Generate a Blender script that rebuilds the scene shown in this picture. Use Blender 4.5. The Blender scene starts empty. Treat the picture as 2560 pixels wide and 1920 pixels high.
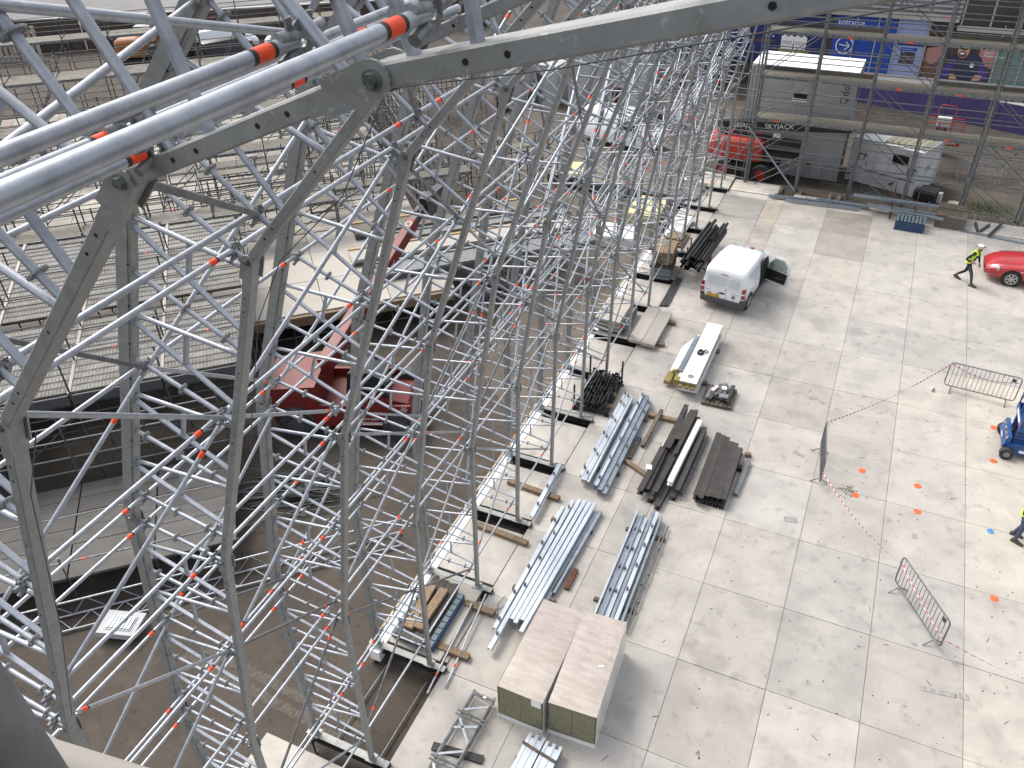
import bpy, math, random
from mathutils import Vector, Matrix

RND = random.Random(11)
D = bpy.data
SC = bpy.context.scene
COL = SC.collection
rad = math.radians

# ------------------------------------------------------------------ camera
cam_d = D.cameras.new("camera")
cam = D.objects.new("camera", cam_d)
COL.objects.link(cam)
cam_d.sensor_width = 36.0
cam_d.lens = 28.70
cam_d.clip_start = 0.05
cam_d.clip_end = 600.0
_r = Vector((0.91090767, 0.41210001, -0.02051356))
_u = Vector((-0.22774, 0.54361075, 0.80785014))
_f = Vector((-0.34406644, 0.73120513, -0.58903085))
cam.matrix_world = Matrix(((_r.x, _u.x, -_f.x, 0), (_r.y, _u.y, -_f.y, 0), (_r.z, _u.z, -_f.z, 16.5), (0, 0, 0, 1)))
SC.camera = cam

# ------------------------------------------------------------------ sky, sun, exposure
SUN_EL, SUN_AZ = rad(52), rad(-70)      # azimuth measured from +Y towards +X
world = D.worlds.new("World")
SC.world = world
world.use_nodes = True
nt = world.node_tree
sky = nt.nodes.new("ShaderNodeTexSky")
sky.sky_type = 'NISHITA'
sky.sun_disc = False
sky.sun_elevation = SUN_EL
sky.sun_rotation = SUN_AZ
sky.air_density = 1.0
sky.dust_density = 4.0
sky.ozone_density = 1.0
bg = nt.nodes["Background"]
bg.inputs["Strength"].default_value = 0.15
hs = nt.nodes.new("ShaderNodeHueSaturation")      # thin high cloud: a whiter sky than a clear blue one
hs.inputs["Saturation"].default_value = 0.35
nt.links.new(sky.outputs["Color"], hs.inputs["Color"])
nt.links.new(hs.outputs["Color"], bg.inputs["Color"])
sun_d = D.lights.new("sun", 'SUN')
sun_d.energy = 0.9
sun_d.angle = rad(22)
sun_d.color = (1.0, 0.94, 0.86)
sun = D.objects.new("sun", sun_d)
COL.objects.link(sun)
_sd = Vector((math.sin(SUN_AZ) * math.cos(SUN_EL), math.cos(SUN_AZ) * math.cos(SUN_EL), math.sin(SUN_EL)))
sun.rotation_euler = (-_sd).to_track_quat('-Z', 'Y').to_euler()
sun.location = _sd * 80
SC.view_settings.view_transform = 'Standard'
SC.view_settings.look = 'None'
SC.view_settings.exposure = 1.12
SC.view_settings.gamma = 1.0
SC.view_settings.use_curve_mapping = False
SC.render.engine = 'CYCLES'

# ------------------------------------------------------------------ materials
def M(name, c, rough=0.6, metal=0.0, c2=None, scale=3.0, lo=0.4, hi=0.62, bump=0.0, bscale=30.0, rnd=0.0,
      spots=None, detail=6.0, stretch=None, coat=0.0, trans=0.0, alpha=1.0, objc=False, spec=None, emit=None, objcol=False):
    m = D.materials.new(name)
    m.use_nodes = True
    t = m.node_tree
    N, L = t.nodes, t.links
    p = N["Principled BSDF"]
    p.inputs["Roughness"].default_value = rough
    p.inputs["Metallic"].default_value = metal
    if coat:
        p.inputs["Coat Weight"].default_value = coat
        p.inputs["Coat Roughness"].default_value = 0.08
    if trans:
        p.inputs["Transmission Weight"].default_value = trans
    if alpha < 1:
        p.inputs["Alpha"].default_value = alpha
    if spec is not None:
        p.inputs["Specular IOR Level"].default_value = spec
    col = None
    rgb = N.new("ShaderNodeRGB")
    rgb.outputs[0].default_value = (*c, 1)
    col = rgb.outputs[0]
    if c2 is not None or bump or spots:
        if objc:
            src = N.new("ShaderNodeTexCoord").outputs["Object"]
        else:
            src = N.new("ShaderNodeNewGeometry").outputs["Position"]
        if stretch:
            mp = N.new("ShaderNodeMapping")
            mp.inputs["Scale"].default_value = stretch
            L.new(src, mp.inputs["Vector"])
            src = mp.outputs[0]
    if c2 is not None:
        n = N.new("ShaderNodeTexNoise")
        n.inputs["Scale"].default_value = scale
        n.inputs["Detail"].default_value = detail
        n.inputs["Roughness"].default_value = 0.62
        L.new(src, n.inputs["Vector"])
        r = N.new("ShaderNodeMapRange")
        r.inputs["From Min"].default_value = lo
        r.inputs["From Max"].default_value = hi
        L.new(n.outputs["Fac"], r.inputs["Value"])
        mx = N.new("ShaderNodeMix")
        mx.data_type = 'RGBA'
        L.new(r.outputs[0], mx.inputs["Factor"])
        L.new(col, mx.inputs["A"])
        mx.inputs["B"].default_value = (*c2, 1)
        col = mx.outputs["Result"]
    for sp in (spots or []):
        sc, ss, s0, s1, st = sp[0], sp[1], sp[2], sp[3], sp[4]
        n = N.new("ShaderNodeTexNoise")
        n.inputs["Scale"].default_value = ss
        n.inputs["Detail"].default_value = 4.0
        n.inputs["Roughness"].default_value = 0.55
        L.new(src, n.inputs["Vector"])
        r = N.new("ShaderNodeMapRange")
        r.inputs["From Min"].default_value = s0
        r.inputs["From Max"].default_value = s1
        r.inputs["To Max"].default_value = st
        L.new(n.outputs["Fac"], r.inputs["Value"])
        mx = N.new("ShaderNodeMix")
        mx.data_type = 'RGBA'
        L.new(r.outputs[0], mx.inputs["Factor"])
        L.new(col, mx.inputs["A"])
        mx.inputs["B"].default_value = (*sc, 1)
        col = mx.outputs["Result"]
    if rnd:
        oi = N.new("ShaderNodeObjectInfo")
        mr = N.new("ShaderNodeMapRange")
        mr.inputs["To Min"].default_value = 1 - rnd
        mr.inputs["To Max"].default_value = 1 + rnd
        L.new(oi.outputs["Random"], mr.inputs["Value"])
        hs = N.new("ShaderNodeHueSaturation")
        L.new(mr.outputs[0], hs.inputs["Value"])
        L.new(col, hs.inputs["Color"])
        col = hs.outputs[0]
    if objcol:                      # each piece's own shade (obj.color)
        oi = N.new("ShaderNodeObjectInfo")
        mx = N.new("ShaderNodeMix")
        mx.data_type = 'RGBA'
        mx.blend_type = 'MULTIPLY'
        mx.inputs["Factor"].default_value = 1.0
        L.new(col, mx.inputs["A"])
        L.new(oi.outputs["Color"], mx.inputs["B"])
        col = mx.outputs["Result"]
    L.new(col, p.inputs["Base Color"])
    if bump:
        nb = N.new("ShaderNodeTexNoise")
        nb.inputs["Scale"].default_value = bscale
        nb.inputs["Detail"].default_value = 5.0
        L.new(src, nb.inputs["Vector"])
        b = N.new("ShaderNodeBump")
        b.inputs["Strength"].default_value = bump
        b.inputs["Distance"].default_value = 0.02
        L.new(nb.outputs["Fac"], b.inputs["Height"])
        L.new(b.outputs[0], p.inputs["Normal"])
    if emit:
        p.inputs["Emission Color"].default_value = (*c, 1)
        p.inputs["Emission Strength"].default_value = emit
    return m

galv = M("galvanised_tube", (0.40, 0.42, 0.455), 0.42, 0.5, c2=(0.28, 0.30, 0.33), scale=14, lo=.38, hi=.68, rnd=.07,
         spots=[((0.20, 0.21, 0.23), 26, .66, .76, .7)])
chord_m = M("galvanised_box_section", (0.29, 0.295, 0.285), 0.5, 0.25, c2=(0.215, 0.22, 0.21), scale=9, lo=.35, hi=.7, rnd=.05,
            spots=[((0.11, 0.105, 0.09), 7, .62, .78, .45), ((0.48, 0.5, 0.5), 30, .6, .7, .5)])
rect_m = M("galvanised_flat", (0.38, 0.405, 0.45), 0.45, 0.4, c2=(0.29, 0.315, 0.355), scale=12, rnd=.06)
node_m = M("cast_coupler", (0.28, 0.285, 0.29), 0.5, 0.4, c2=(0.16, 0.163, 0.165), scale=30)
hole_m = M("hole_dark", (0.012, 0.012, 0.013), 0.9)
bolt_m = M("bolt_steel", (0.30, 0.33, 0.31), 0.38, 0.8, c2=(0.15, 0.17, 0.16), scale=25)
oldgalv = M("weathered_galvanised", (0.20, 0.205, 0.21), 0.55, 0.4, c2=(0.125, 0.13, 0.13), scale=8, rnd=.12,
            spots=[((0.10, 0.09, 0.075), 12, .62, .75, .6)])
oldgalv2 = M("weathered_dark_galvanised", (0.10, 0.103, 0.105), 0.6, 0.35, c2=(0.06, 0.06, 0.06), scale=8, rnd=.15)
orange = M("orange_tag", (0.90, 0.075, 0.015), 0.55, c2=(0.55, 0.05, 0.02), scale=40, lo=.5, hi=.75)
tagdark = M("tag_print", (0.03, 0.02, 0.02), 0.6)
slab_m = M("floor_concrete", (0.47, 0.44, 0.398), 0.85, c2=(0.385, 0.36, 0.328), scale=1.1, lo=.36, hi=.64, objcol=True, bump=.15, bscale=40,
           spots=[((0.24, 0.225, 0.20), 2.6, .57, .74, .6), ((0.27, 0.25, 0.225), 0.55, .56, .70, .35), ((0.56, 0.515, 0.45), 0.8, .55, .72, .6), ((0.12, 0.11, 0.10), 13, .69, .745, .7),
                  ((0.50, 0.43, 0.34), 1.7, .63, .75, .45)])
slabdk_m = M("old_slab_concrete", (0.335, 0.315, 0.285), 0.85, c2=(0.27, 0.255, 0.235), scale=1.6, lo=.38, hi=.66, rnd=.06, bump=.15, bscale=40,
             stretch=(.6, 2.2, 1), spots=[((0.18, 0.165, 0.15), 2.2, .6, .74, .6), ((0.12, 0.11, 0.10), 13, .69, .745, .7)])
terr_m = M("terrace_concrete", (0.36, 0.335, 0.295), 0.85, c2=(0.33, 0.305, 0.27), scale=.7, rnd=.12, spots=[((0.28, 0.25, 0.21), 1.6, .6, .75, .5)])
joint_m = M("joint_fill", (0.20, 0.187, 0.168), 0.95, c2=(0.12, 0.11, 0.098), scale=6)
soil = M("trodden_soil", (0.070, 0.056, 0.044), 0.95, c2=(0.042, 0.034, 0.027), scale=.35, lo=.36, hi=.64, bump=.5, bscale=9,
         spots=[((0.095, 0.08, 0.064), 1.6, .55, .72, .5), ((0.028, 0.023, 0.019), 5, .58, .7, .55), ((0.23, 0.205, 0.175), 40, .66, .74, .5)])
asphalt = M("asphalt", (0.17, 0.165, 0.16), 0.9, c2=(0.13, 0.128, 0.125), scale=.5, bump=.1, bscale=60)
wallbrown = M("site_wall", (0.075, 0.06, 0.048), 0.9, c2=(0.045, 0.037, 0.032), scale=1.5)
plankst = M("steel_deck", (0.185, 0.18, 0.17), 0.8, 0.0, c2=(0.13, 0.118, 0.10), scale=2.0, rnd=.16, spots=[((0.17, 0.14, 0.105), 1.2, .56, .74, .45)], spec=.15)
deckboard = M("ply_deck", (0.145, 0.13, 0.10), 0.8, c2=(0.095, 0.087, 0.07), scale=1.6, rnd=.15, stretch=(1, 5, 1), spots=[((0.20, 0.19, 0.16), 3, .58, .7, .5)])
timber = M("timber", (0.25, 0.175, 0.105), 0.8, c2=(0.145, 0.10, 0.065), scale=5, rnd=.18, stretch=(6, 1, 3), bump=.2, bscale=20)
timberdk = M("weathered_timber", (0.15, 0.115, 0.08), 0.85, c2=(0.085, 0.066, 0.05), scale=6, rnd=.2, bump=.2, bscale=20)
darkbeam = M("dark_coated_beam", (0.034, 0.030, 0.027), 0.62, 0.0, c2=(0.055, 0.048, 0.042), scale=3, rnd=.2, spots=[((0.13, 0.115, 0.10), 22, .66, .74, .5)])
black = M("black_plastic", (0.012, 0.012, 0.013), 0.4, c2=(0.02, 0.02, 0.021), scale=6, rnd=.2)
blacksteel = M("black_steel", (0.02, 0.02, 0.021), 0.55, 0.3, c2=(0.04, 0.037, 0.034), scale=10)
white = M("white_coat", (0.78, 0.79, 0.79), 0.45, c2=(0.70, 0.71, 0.70), scale=1.5)
whitepaint = M("white_car_paint", (0.80, 0.815, 0.84), 0.3, c2=(0.76, 0.775, 0.80), scale=1.2, coat=.6)
vanseam = M("door_seam", (0.10, 0.105, 0.115), 0.7)
cabin_m = M("cabin_grey", (0.36, 0.365, 0.37), 0.6, c2=(0.31, 0.315, 0.32), scale=.8, spots=[((0.30, 0.30, 0.29), 3, .62, .76, .4)])
cabwhite = M("cabin_white", (0.62, 0.625, 0.63), 0.6, c2=(0.52, 0.525, 0.53), scale=1.2, spots=[((0.33, 0.33, 0.30), 4, .62, .76, .45)])
dkgrey = M("dark_grey", (0.06, 0.062, 0.065), 0.6)
midgrey = M("mid_grey", (0.20, 0.205, 0.21), 0.6)
foam = M("mineral_wool", (0.30, 0.245, 0.085), 0.95, c2=(0.21, 0.17, 0.06), scale=18, bump=.4, bscale=50)
foamgreen = M("mineral_wool_green", (0.20, 0.185, 0.095), 0.8, c2=(0.15, 0.14, 0.075), scale=9, spots=[((0.22, 0.21, 0.15), 2.5, .58, .7, .4)])
wraptop = M("wrapped_board_top", (0.40, 0.34, 0.295), 0.42, c2=(0.47, 0.415, 0.37), scale=1.6, stretch=(1, 4, 1), coat=.25,
            spots=[((0.28, 0.22, 0.165), 3.5, .58, .74, .55), ((0.56, 0.53, 0.50), 7, .58, .68, .6)])
film = M("stretch_film", (0.62, 0.62, 0.60), 0.3, c2=(0.75, 0.75, 0.74), scale=3, alpha=.06)
purlin_m = M("bright_galvanised", (0.58, 0.63, 0.69), 0.38, 0.5, c2=(0.48, 0.53, 0.59), scale=5, rnd=.07, stretch=(1, .25, 1))
purlin_dk = M("shop_galvanised", (0.30, 0.34, 0.39), 0.42, 0.55, c2=(0.23, 0.265, 0.31), scale=5, rnd=.1)
eps = M("polystyrene", (0.80, 0.80, 0.78), 0.8, c2=(0.72, 0.72, 0.70), scale=3)
ply = M("plywood_edge", (0.42, 0.30, 0.15), 0.8, c2=(0.32, 0.22, 0.11), scale=4)
bluewood = M("blue_pallet", (0.035, 0.075, 0.16), 0.75, c2=(0.025, 0.05, 0.10), scale=6)
bluegrey = M("blue_grey_top", (0.12, 0.165, 0.185), 0.75, c2=(0.085, 0.12, 0.14), scale=6)
red = M("red_car_paint", (0.42, 0.016, 0.022), 0.28, c2=(0.36, 0.014, 0.02), scale=1.5, coat=.8)
redmach = M("red_machine_paint", (0.15, 0.014, 0.011), 0.5, c2=(0.11, 0.012, 0.009), scale=1.5, spots=[((0.075, 0.03, 0.024), 5, .6, .75, .5)])
orred = M("orange_red_machine", (0.45, 0.032, 0.016), 0.45, c2=(0.36, 0.028, 0.014), scale=1.5)
orgmach = M("amber_machine", (0.30, 0.11, 0.022), 0.5, c2=(0.2, 0.075, 0.018), scale=2)
rust = M("rusted_steel", (0.16, 0.055, 0.03), 0.8, c2=(0.09, 0.035, 0.02), scale=8)
bluemach = M("blue_machine_paint", (0.022, 0.085, 0.26), 0.42, c2=(0.02, 0.065, 0.20), scale=2)
rubber = M("rubber", (0.022, 0.022, 0.023), 0.8, c2=(0.05, 0.048, 0.045), scale=7)
alloy = M("alloy_wheel", (0.48, 0.47, 0.45), 0.35, 0.7)
glass_dk = M("dark_glass", (0.015, 0.018, 0.02), 0.08, spec=.8)
glass_lt = M("tinted_door_glass", (0.36, 0.42, 0.36), 0.05, spec=.8, alpha=.45)
lampglass = M("headlight_glass", (0.55, 0.56, 0.55), 0.12, c2=(0.25, 0.25, 0.25), scale=18, lo=.45, hi=.6, coat=.8)
redlamp = M("tail_lamp_red", (0.30, 0.01, 0.012), 0.15, coat=.8)
plate_y = M("plate_yellow", (0.68, 0.42, 0.03), 0.5)
tape_w = M("tape_white", (0.80, 0.74, 0.76), 0.5)
tape_r = M("tape_red", (0.62, 0.13, 0.20), 0.5)
discor = M("marker_orange", (0.85, 0.13, 0.035), 0.6)
discbl = M("marker_blue", (0.06, 0.26, 0.55), 0.6)
hivis = M("hi_vis_yellow", (0.62, 0.85, 0.04), 0.75, c2=(0.52, 0.74, 0.03), scale=9)
reflect = M("reflective_strip", (0.55, 0.60, 0.58), 0.4)
navy = M("navy_fabric", (0.011, 0.013, 0.026), 0.85, c2=(0.022, 0.024, 0.04), scale=9)
jeans = M("blue_jeans", (0.045, 0.065, 0.115), 0.9, c2=(0.075, 0.095, 0.14), scale=10)
boot = M("brown_boot", (0.05, 0.034, 0.024), 0.7, c2=(0.075, 0.06, 0.048), scale=20)
skin = M("skin", (0.42, 0.235, 0.165), 0.55)
hair = M("dark_hair", (0.02, 0.014, 0.01), 0.7)
helmet_m = M("white_helmet", (0.80, 0.80, 0.80), 0.3)
shopblue = M("poster_blue", (0.012, 0.06, 0.32), 0.5)
shopnavy = M("poster_navy", (0.012, 0.022, 0.115), 0.5)
shoplil = M("poster_lilac", (0.27, 0.31, 0.50), 0.5)
shopbrown = M("poster_brown", (0.17, 0.075, 0.05), 0.5, c2=(0.07, 0.035, 0.025), scale=2.5)
shoppink = M("poster_rose", (0.36, 0.17, 0.15), 0.5)
shopdark = M("poster_dark", (0.022, 0.02, 0.026), 0.5, c2=(0.07, 0.055, 0.05), scale=3)
printwhite = M("print_white", (0.80, 0.80, 0.80), 0.5)
printnavy = M("print_navy_jacket", (0.025, 0.028, 0.06), 0.5)
printpurple = M("print_purple_sleeve", (0.055, 0.035, 0.20), 0.5)
printskin = M("print_skin", (0.52, 0.28, 0.18), 0.5)
hoard = M("purple_hoarding", (0.062, 0.045, 0.15), 0.6, c2=(0.05, 0.037, 0.125), scale=.8)
stonelt = M("pale_render", (0.40, 0.385, 0.36), 0.8, c2=(0.34, 0.33, 0.31), scale=1.0)
louv = M("grey_louvre", (0.36, 0.365, 0.37), 0.5, 0.2)
shopglass = M("shop_glass", (0.025, 0.035, 0.035), 0.12, spec=.7)
shopgreen = M("green_glass_panel", (0.13, 0.20, 0.175), 0.3)
leafm = M("foliage", (0.055, 0.085, 0.03), 0.8, c2=(0.035, 0.055, 0.02), scale=6, rnd=.2)
# ------------------------------------------------------------------ mesh helpers
class MB:
    def __init__(s):
        s.v, s.f, s.mi, s.sm = [], [], [], []

    def add(s, vs, fs, mi=0, smooth=False):
        o = len(s.v)
        s.v += [tuple(p) for p in vs]
        for f in fs:
            s.f.append(tuple(i + o for i in f))
            s.mi.append(mi)
            s.sm.append(smooth)
        return s

    def hexa(s, p, mi=0):          # 8 corners: bottom ring 0-3, top ring 4-7
        return s.add(p, [(3, 2, 1, 0), (4, 5, 6, 7), (0, 1, 5, 4), (1, 2, 6, 5), (2, 3, 7, 6), (3, 0, 4, 7)], mi)

    def box(s, x0, x1, y0, y1, z0, z1, mi=0):
        return s.hexa([(x0, y0, z0), (x1, y0, z0), (x1, y1, z0), (x0, y1, z0), (x0, y0, z1), (x1, y0, z1), (x1, y1, z1), (x0, y1, z1)], mi)

    def rbox(s, c, size, rz=0, mi=0, tilt=0):
        hx, hy, hz = size[0] / 2, size[1] / 2, size[2] / 2
        m = Matrix.Rotation(rz, 3, 'Z') @ Matrix.Rotation(tilt, 3, 'X')
        c = Vector(c)
        p = [c + m @ Vector(q) for q in ((-hx, -hy, -hz), (hx, -hy, -hz), (hx, hy, -hz), (-hx, hy, -hz), (-hx, -hy, hz), (hx, -hy, hz), (hx, hy, hz), (-hx, hy, hz))]
        return s.hexa(p, mi)

    def bar(s, a, b, w, h, up=(0, 0, 1), mi=0, ch=0.0):
        """rectangular section from a to b: w across, h along up; ch chamfers the four long edges"""
        a, b = Vector(a), Vector(b)
        d = (b - a).normalized()
        up = Vector(up)
        x = d.cross(up)
        if x.length < 1e-4:
            x = d.cross(Vector((1, 0, 0)))
        x.normalize()
        y = x.cross(d).normalized()
        w, h = w / 2, h / 2
        if ch:
            q = [(-w + ch, -h), (w - ch, -h), (w, -h + ch), (w, h - ch), (w - ch, h), (-w + ch, h), (-w, h - ch), (-w, -h + ch)]
        else:
            q = [(-w, -h), (w, -h), (w, h), (-w, h)]
        return s.sweep2(q, a, b, x, y, mi)

    def sweep2(s, q, a, b, x, y, mi=0, caps=True):
        n = len(q)
        vs = [a + x * i + y * j for i, j in q] + [b + x * i + y * j for i, j in q]
        fs = [(i, (i + 1) % n, n + (i + 1) % n, n + i) for i in range(n)]
        if caps:
            fs += [tuple(range(n - 1, -1, -1)), tuple(range(n, 2 * n))]
        return s.add(vs, fs, mi)

    def tube(s, a, b, r, n=8, mi=0, r2=None, caps=True, smooth=True):
        a, b = Vector(a), Vector(b)
        d = (b - a).normalized()
        x = d.cross(Vector((0, 0, 1)) if abs(d.z) < .95 else Vector((1, 0, 0))).normalized()
        y = d.cross(x)
        r2 = r if r2 is None else r2
        vs = [a + (x * math.cos(2 * math.pi * i / n) + y * math.sin(2 * math.pi * i / n)) * r for i in range(n)]
        vs += [b + (x * math.cos(2 * math.pi * i / n) + y * math.sin(2 * math.pi * i / n)) * r2 for i in range(n)]
        s.add(vs, [(i, (i + 1) % n, n + (i + 1) % n, n + i)[::-1] for i in range(n)], mi, smooth)
        if caps:
            s.add(vs, [tuple(range(n)), tuple(range(2 * n - 1, n - 1, -1))], mi)
        return s

    def pipe(s, pts, r, n=6, mi=0, closed=False):
        pts = [Vector(p) for p in pts]
        m = len(pts)
        vs, fs = [], []
        px = None
        for i, p in enumerate(pts):
            a = pts[i - 1] if (i > 0 or closed) else p
            b = pts[(i + 1) % m] if (i < m - 1 or closed) else p
            d = (b - a).normalized()
            if px is None:
                px = d.cross(Vector((0, 0, 1)) if abs(d.z) < .9 else Vector((1, 0, 0))).normalized()
            x = (px - d * px.dot(d)).normalized()
            px = x
            y = d.cross(x)
            vs += [p + (x * math.cos(2 * math.pi * k / n) + y * math.sin(2 * math.pi * k / n)) * r for k in range(n)]
        for i in range(m if closed else m - 1):
            j = (i + 1) % m
            for k in range(n):
                fs.append((i * n + k, j * n + k, j * n + (k + 1) % n, i * n + (k + 1) % n)[::-1])
        s.add(vs, fs, mi, True)
        if not closed:
            s.add(vs, [tuple(range(n)), tuple(range(m * n - 1, m * n - n - 1, -1))], mi)
        return s

    def prism(s, q, z0, z1, mi=0, mat=None):
        """polygon q (ccw in the xy plane) extruded from z0 to z1, then moved by mat"""
        n = len(q)
        vs = [Vector((x, y, z0)) for x, y in q] + [Vector((x, y, z1)) for x, y in q]
        if mat is not None:
            vs = [mat @ p for p in vs]
        fs = [(i, (i + 1) % n, n + (i + 1) % n, n + i) for i in range(n)] + [tuple(range(n - 1, -1, -1)), tuple(range(n, 2 * n))]
        return s.add(vs, fs, mi)

    def ring(s, c, ax, ro, ri, t, n=14, mi=0):
        """flat washer of outer radius ro and inner radius ri, thickness t, axis ax"""
        c, ax = Vector(c), Vector(ax).normalized()
        x = ax.cross(Vector((0, 0, 1)) if abs(ax.z) < .9 else Vector((1, 0, 0))).normalized()
        y = ax.cross(x)
        vs = []
        for rr, h in ((ro, -t / 2), (ro, t / 2), (ri, t / 2), (ri, -t / 2)):
            vs += [c + (x * math.cos(2 * math.pi * i / n) + y * math.sin(2 * math.pi * i / n)) * rr + ax * h for i in range(n)]
        fs = []
        for a in range(4):
            b = (a + 1) % 4
            fs += [(a * n + i, a * n + (i + 1) % n, b * n + (i + 1) % n, b * n + i) for i in range(n)]
        return s.add(vs, fs, mi)

    def ball(s, c, r, nu=10, nv=6, mi=0, sq=(1, 1, 1), v0=-.5, v1=.5):
        vs, fs = [], []
        for j in range(nv + 1):
            a = math.pi * (v0 + (v1 - v0) * j / nv)
            for i in range(nu):
                b = 2 * math.pi * i / nu
                vs.append((c[0] + r * sq[0] * math.cos(a) * math.cos(b), c[1] + r * sq[1] * math.cos(a) * math.sin(b), c[2] + r * sq[2] * math.sin(a)))
        for j in range(nv):
            for i in range(nu):
                fs.append((j * nu + i, j * nu + (i + 1) % nu, (j + 1) * nu + (i + 1) % nu, (j + 1) * nu + i))
        return s.add(vs, fs, mi, True)

    def loft(s, secs, mi=0, caps=True, smooth=True):
        n = len(secs[0])
        vs = [p for sec in secs for p in sec]
        fs = []
        for j in range(len(secs) - 1):
            fs += [(j * n + i, j * n + (i + 1) % n, (j + 1) * n + (i + 1) % n, (j + 1) * n + i) for i in range(n)]
        s.add(vs, fs, mi, smooth)
        if caps:
            s.add(vs, [tuple(range(n - 1, -1, -1)), tuple(range((len(secs) - 1) * n, len(secs) * n))], mi)
        return s

    def quad(s, a, b, c, d, mi=0):
        return s.add([a, b, c, d], [(0, 1, 2, 3)], mi)

    def mesh(s, name, mats):
        me = D.meshes.new(name)
        me.from_pydata([tuple(p) for p in s.v], [], s.f)
        for m in (mats if isinstance(mats, (list, tuple)) else [mats]):
            me.materials.append(m)
        me.polygons.foreach_set("material_index", s.mi)
        me.polygons.foreach_set("use_smooth", s.sm)
        me.update()
        return me


KIDS = {}


def link(name, data, parent=None, loc=(0, 0, 0), rz=0.0):
    o = D.objects.new(name, data)
    COL.objects.link(o)
    o.location = loc
    if rz:
        o.rotation_euler = (0, 0, rz)
    if parent is not None:
        o.parent = parent
        KIDS.setdefault(parent.name, []).append(o)
    return o


def part(name, mb, mats, parent, label=None, kind=None, loc=(0, 0, 0), rz=0.0):
    me = mb if isinstance(mb, bpy.types.Mesh) else mb.mesh(name, mats)
    o = link(name, me, parent, loc, rz)
    if label:
        o["label"] = label
    if kind:
        o["kind"] = kind
    return o


def tag(o, label, cat, group=None):
    o["label"] = label
    o["category"] = cat
    if group:
        o["group"] = group
    return o


def thing(name, label, cat, loc=(0, 0, 0), rz=0.0, group=None):
    return tag(link(name, None, None, loc, rz), label, cat, group)


def single(name, mb, mats, label, cat, loc=(0, 0, 0), rz=0.0, group=None):
    return tag(part(name, mb, mats, None, loc=loc, rz=rz), label, cat, group)


def struct(name, mb, mats, loc=(0, 0, 0), rz=0.0):
    return part(name, mb, mats, None, kind="structure", loc=loc, rz=rz)


def dup(root, loc, rz=None, label=None, group=None):
    """a copy of a thing with copies of its parts and sub-parts, sharing mesh data"""
    r = root.copy()
    COL.objects.link(r)
    r.location = loc
    if rz is not None:
        r.rotation_euler = (0, 0, rz)
    if label:
        r["label"] = label
    if group:
        r["group"] = group
    for ch in KIDS.get(root.name, []):
        c = ch.copy()
        COL.objects.link(c)
        c.parent = r
        for g in KIDS.get(ch.name, []):
            d = g.copy()
            COL.objects.link(d)
            d.parent = c
    return r


_ut = MB().tube((0, 0, 0), (0, 0, 1), 1.0, 10).mesh("unit_tube", galv)
UT = {}


def unit(mt, n=10):
    k = (mt.name, n)
    if k not in UT:
        UT[k] = MB().tube((0, 0, 0), (0, 0, 1), 1.0, n).mesh("tube_" + mt.name, mt)
    return UT[k]


def tubeobj(name, a, b, r, mt, parent, n=10):
    """a straight tube as an object that shares one unit mesh"""
    a, b = Vector(a), Vector(b)
    o = link(name, unit(mt, n), parent, a)
    d = b - a
    o.rotation_mode = 'QUATERNION'
    o.rotation_quaternion = d.to_track_quat('Z', 'Y')
    o.scale = (r, r, d.length)
    return o


def lerp(a, b, t):
    return Vector(a) * (1 - t) + Vector(b) * t


def text(name, body, size, mt, parent, mat, align='LEFT', ext=0.004, font_scale_x=1.0):
    c = D.curves.new(name, 'FONT')
    c.body = body
    c.size = size
    c.align_x = align
    c.extrude = ext
    c.resolution_u = 2
    c.materials.append(mt)
    o = link(name, c, parent)
    o.matrix_local = mat @ Matrix.Diagonal((font_scale_x, 1, 1, 1))
    return o


def face_mat(origin, xdir, ydir):
    """matrix whose local x runs along xdir and local y along ydir"""
    x = Vector(xdir).normalized()
    y = Vector(ydir)
    y = (y - x * y.dot(x)).normalized()
    z = x.cross(y)
    o = Vector(origin)
    return Matrix(((x.x, y.x, z.x, o.x), (x.y, y.y, z.y, o.y), (x.z, y.z, z.z, o.z), (0, 0, 0, 1)))


A42 = rad(42)
UD = Vector((math.cos(A42), math.sin(A42), 0))
VD = Vector((-math.sin(A42), math.cos(A42), 0))


def UV(u, v, z=0.0):
    p = UD * u + VD * v
    return Vector((p.x, p.y, z))
# ------------------------------------------------------------------ ground, floor
def YF(n):
    return 7.06 + 2.506 * (n - 2) if n else 2.26


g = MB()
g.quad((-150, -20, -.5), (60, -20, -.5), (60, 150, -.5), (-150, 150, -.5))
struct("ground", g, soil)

floor = link("concrete_floor", MB().box(-6.43, 12.5, 1.6, 39.75, -.27, -.022).mesh("floor_bed", joint_m))
floor["kind"] = "structure"
XC = [-6.45, -4.42, -3.6, -1.572, .443, 2.448, 4.478, 6.50, 8.52, 10.54, 12.52]
slab_cache = {}
special = {(3, 10): (.70, .68, .64), (3, 9): (.80, .79, .77), (0, 10): (.74, .68, .60), (3, 4): (.90, .89, .875), (5, -1): (.87, .865, .845),
           (3, 0): (.92, .92, .91), (6, 5): (1.14, 1.11, 1.04), (5, 5): (1.02, 1.0, .98), (6, 4): (1.06, 1.04, 1.0), (4, 2): (.94, .93, .92),
           (2, 0): (.97, .97, .95), (4, -1): (1.02, 1.0, .985), (6, 3): (1.07, 1.055, 1.02), (6, 0): (1.0, .985, .95), (5, 4): (1.06, 1.05, 1.02),
           (3, 8): (1.04, 1.02, .99), (1, 10): (.95, .90, .82), (6, 2): (1.05, 1.03, .99), (6, -1): (1.06, 1.03, .98)}
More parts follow.
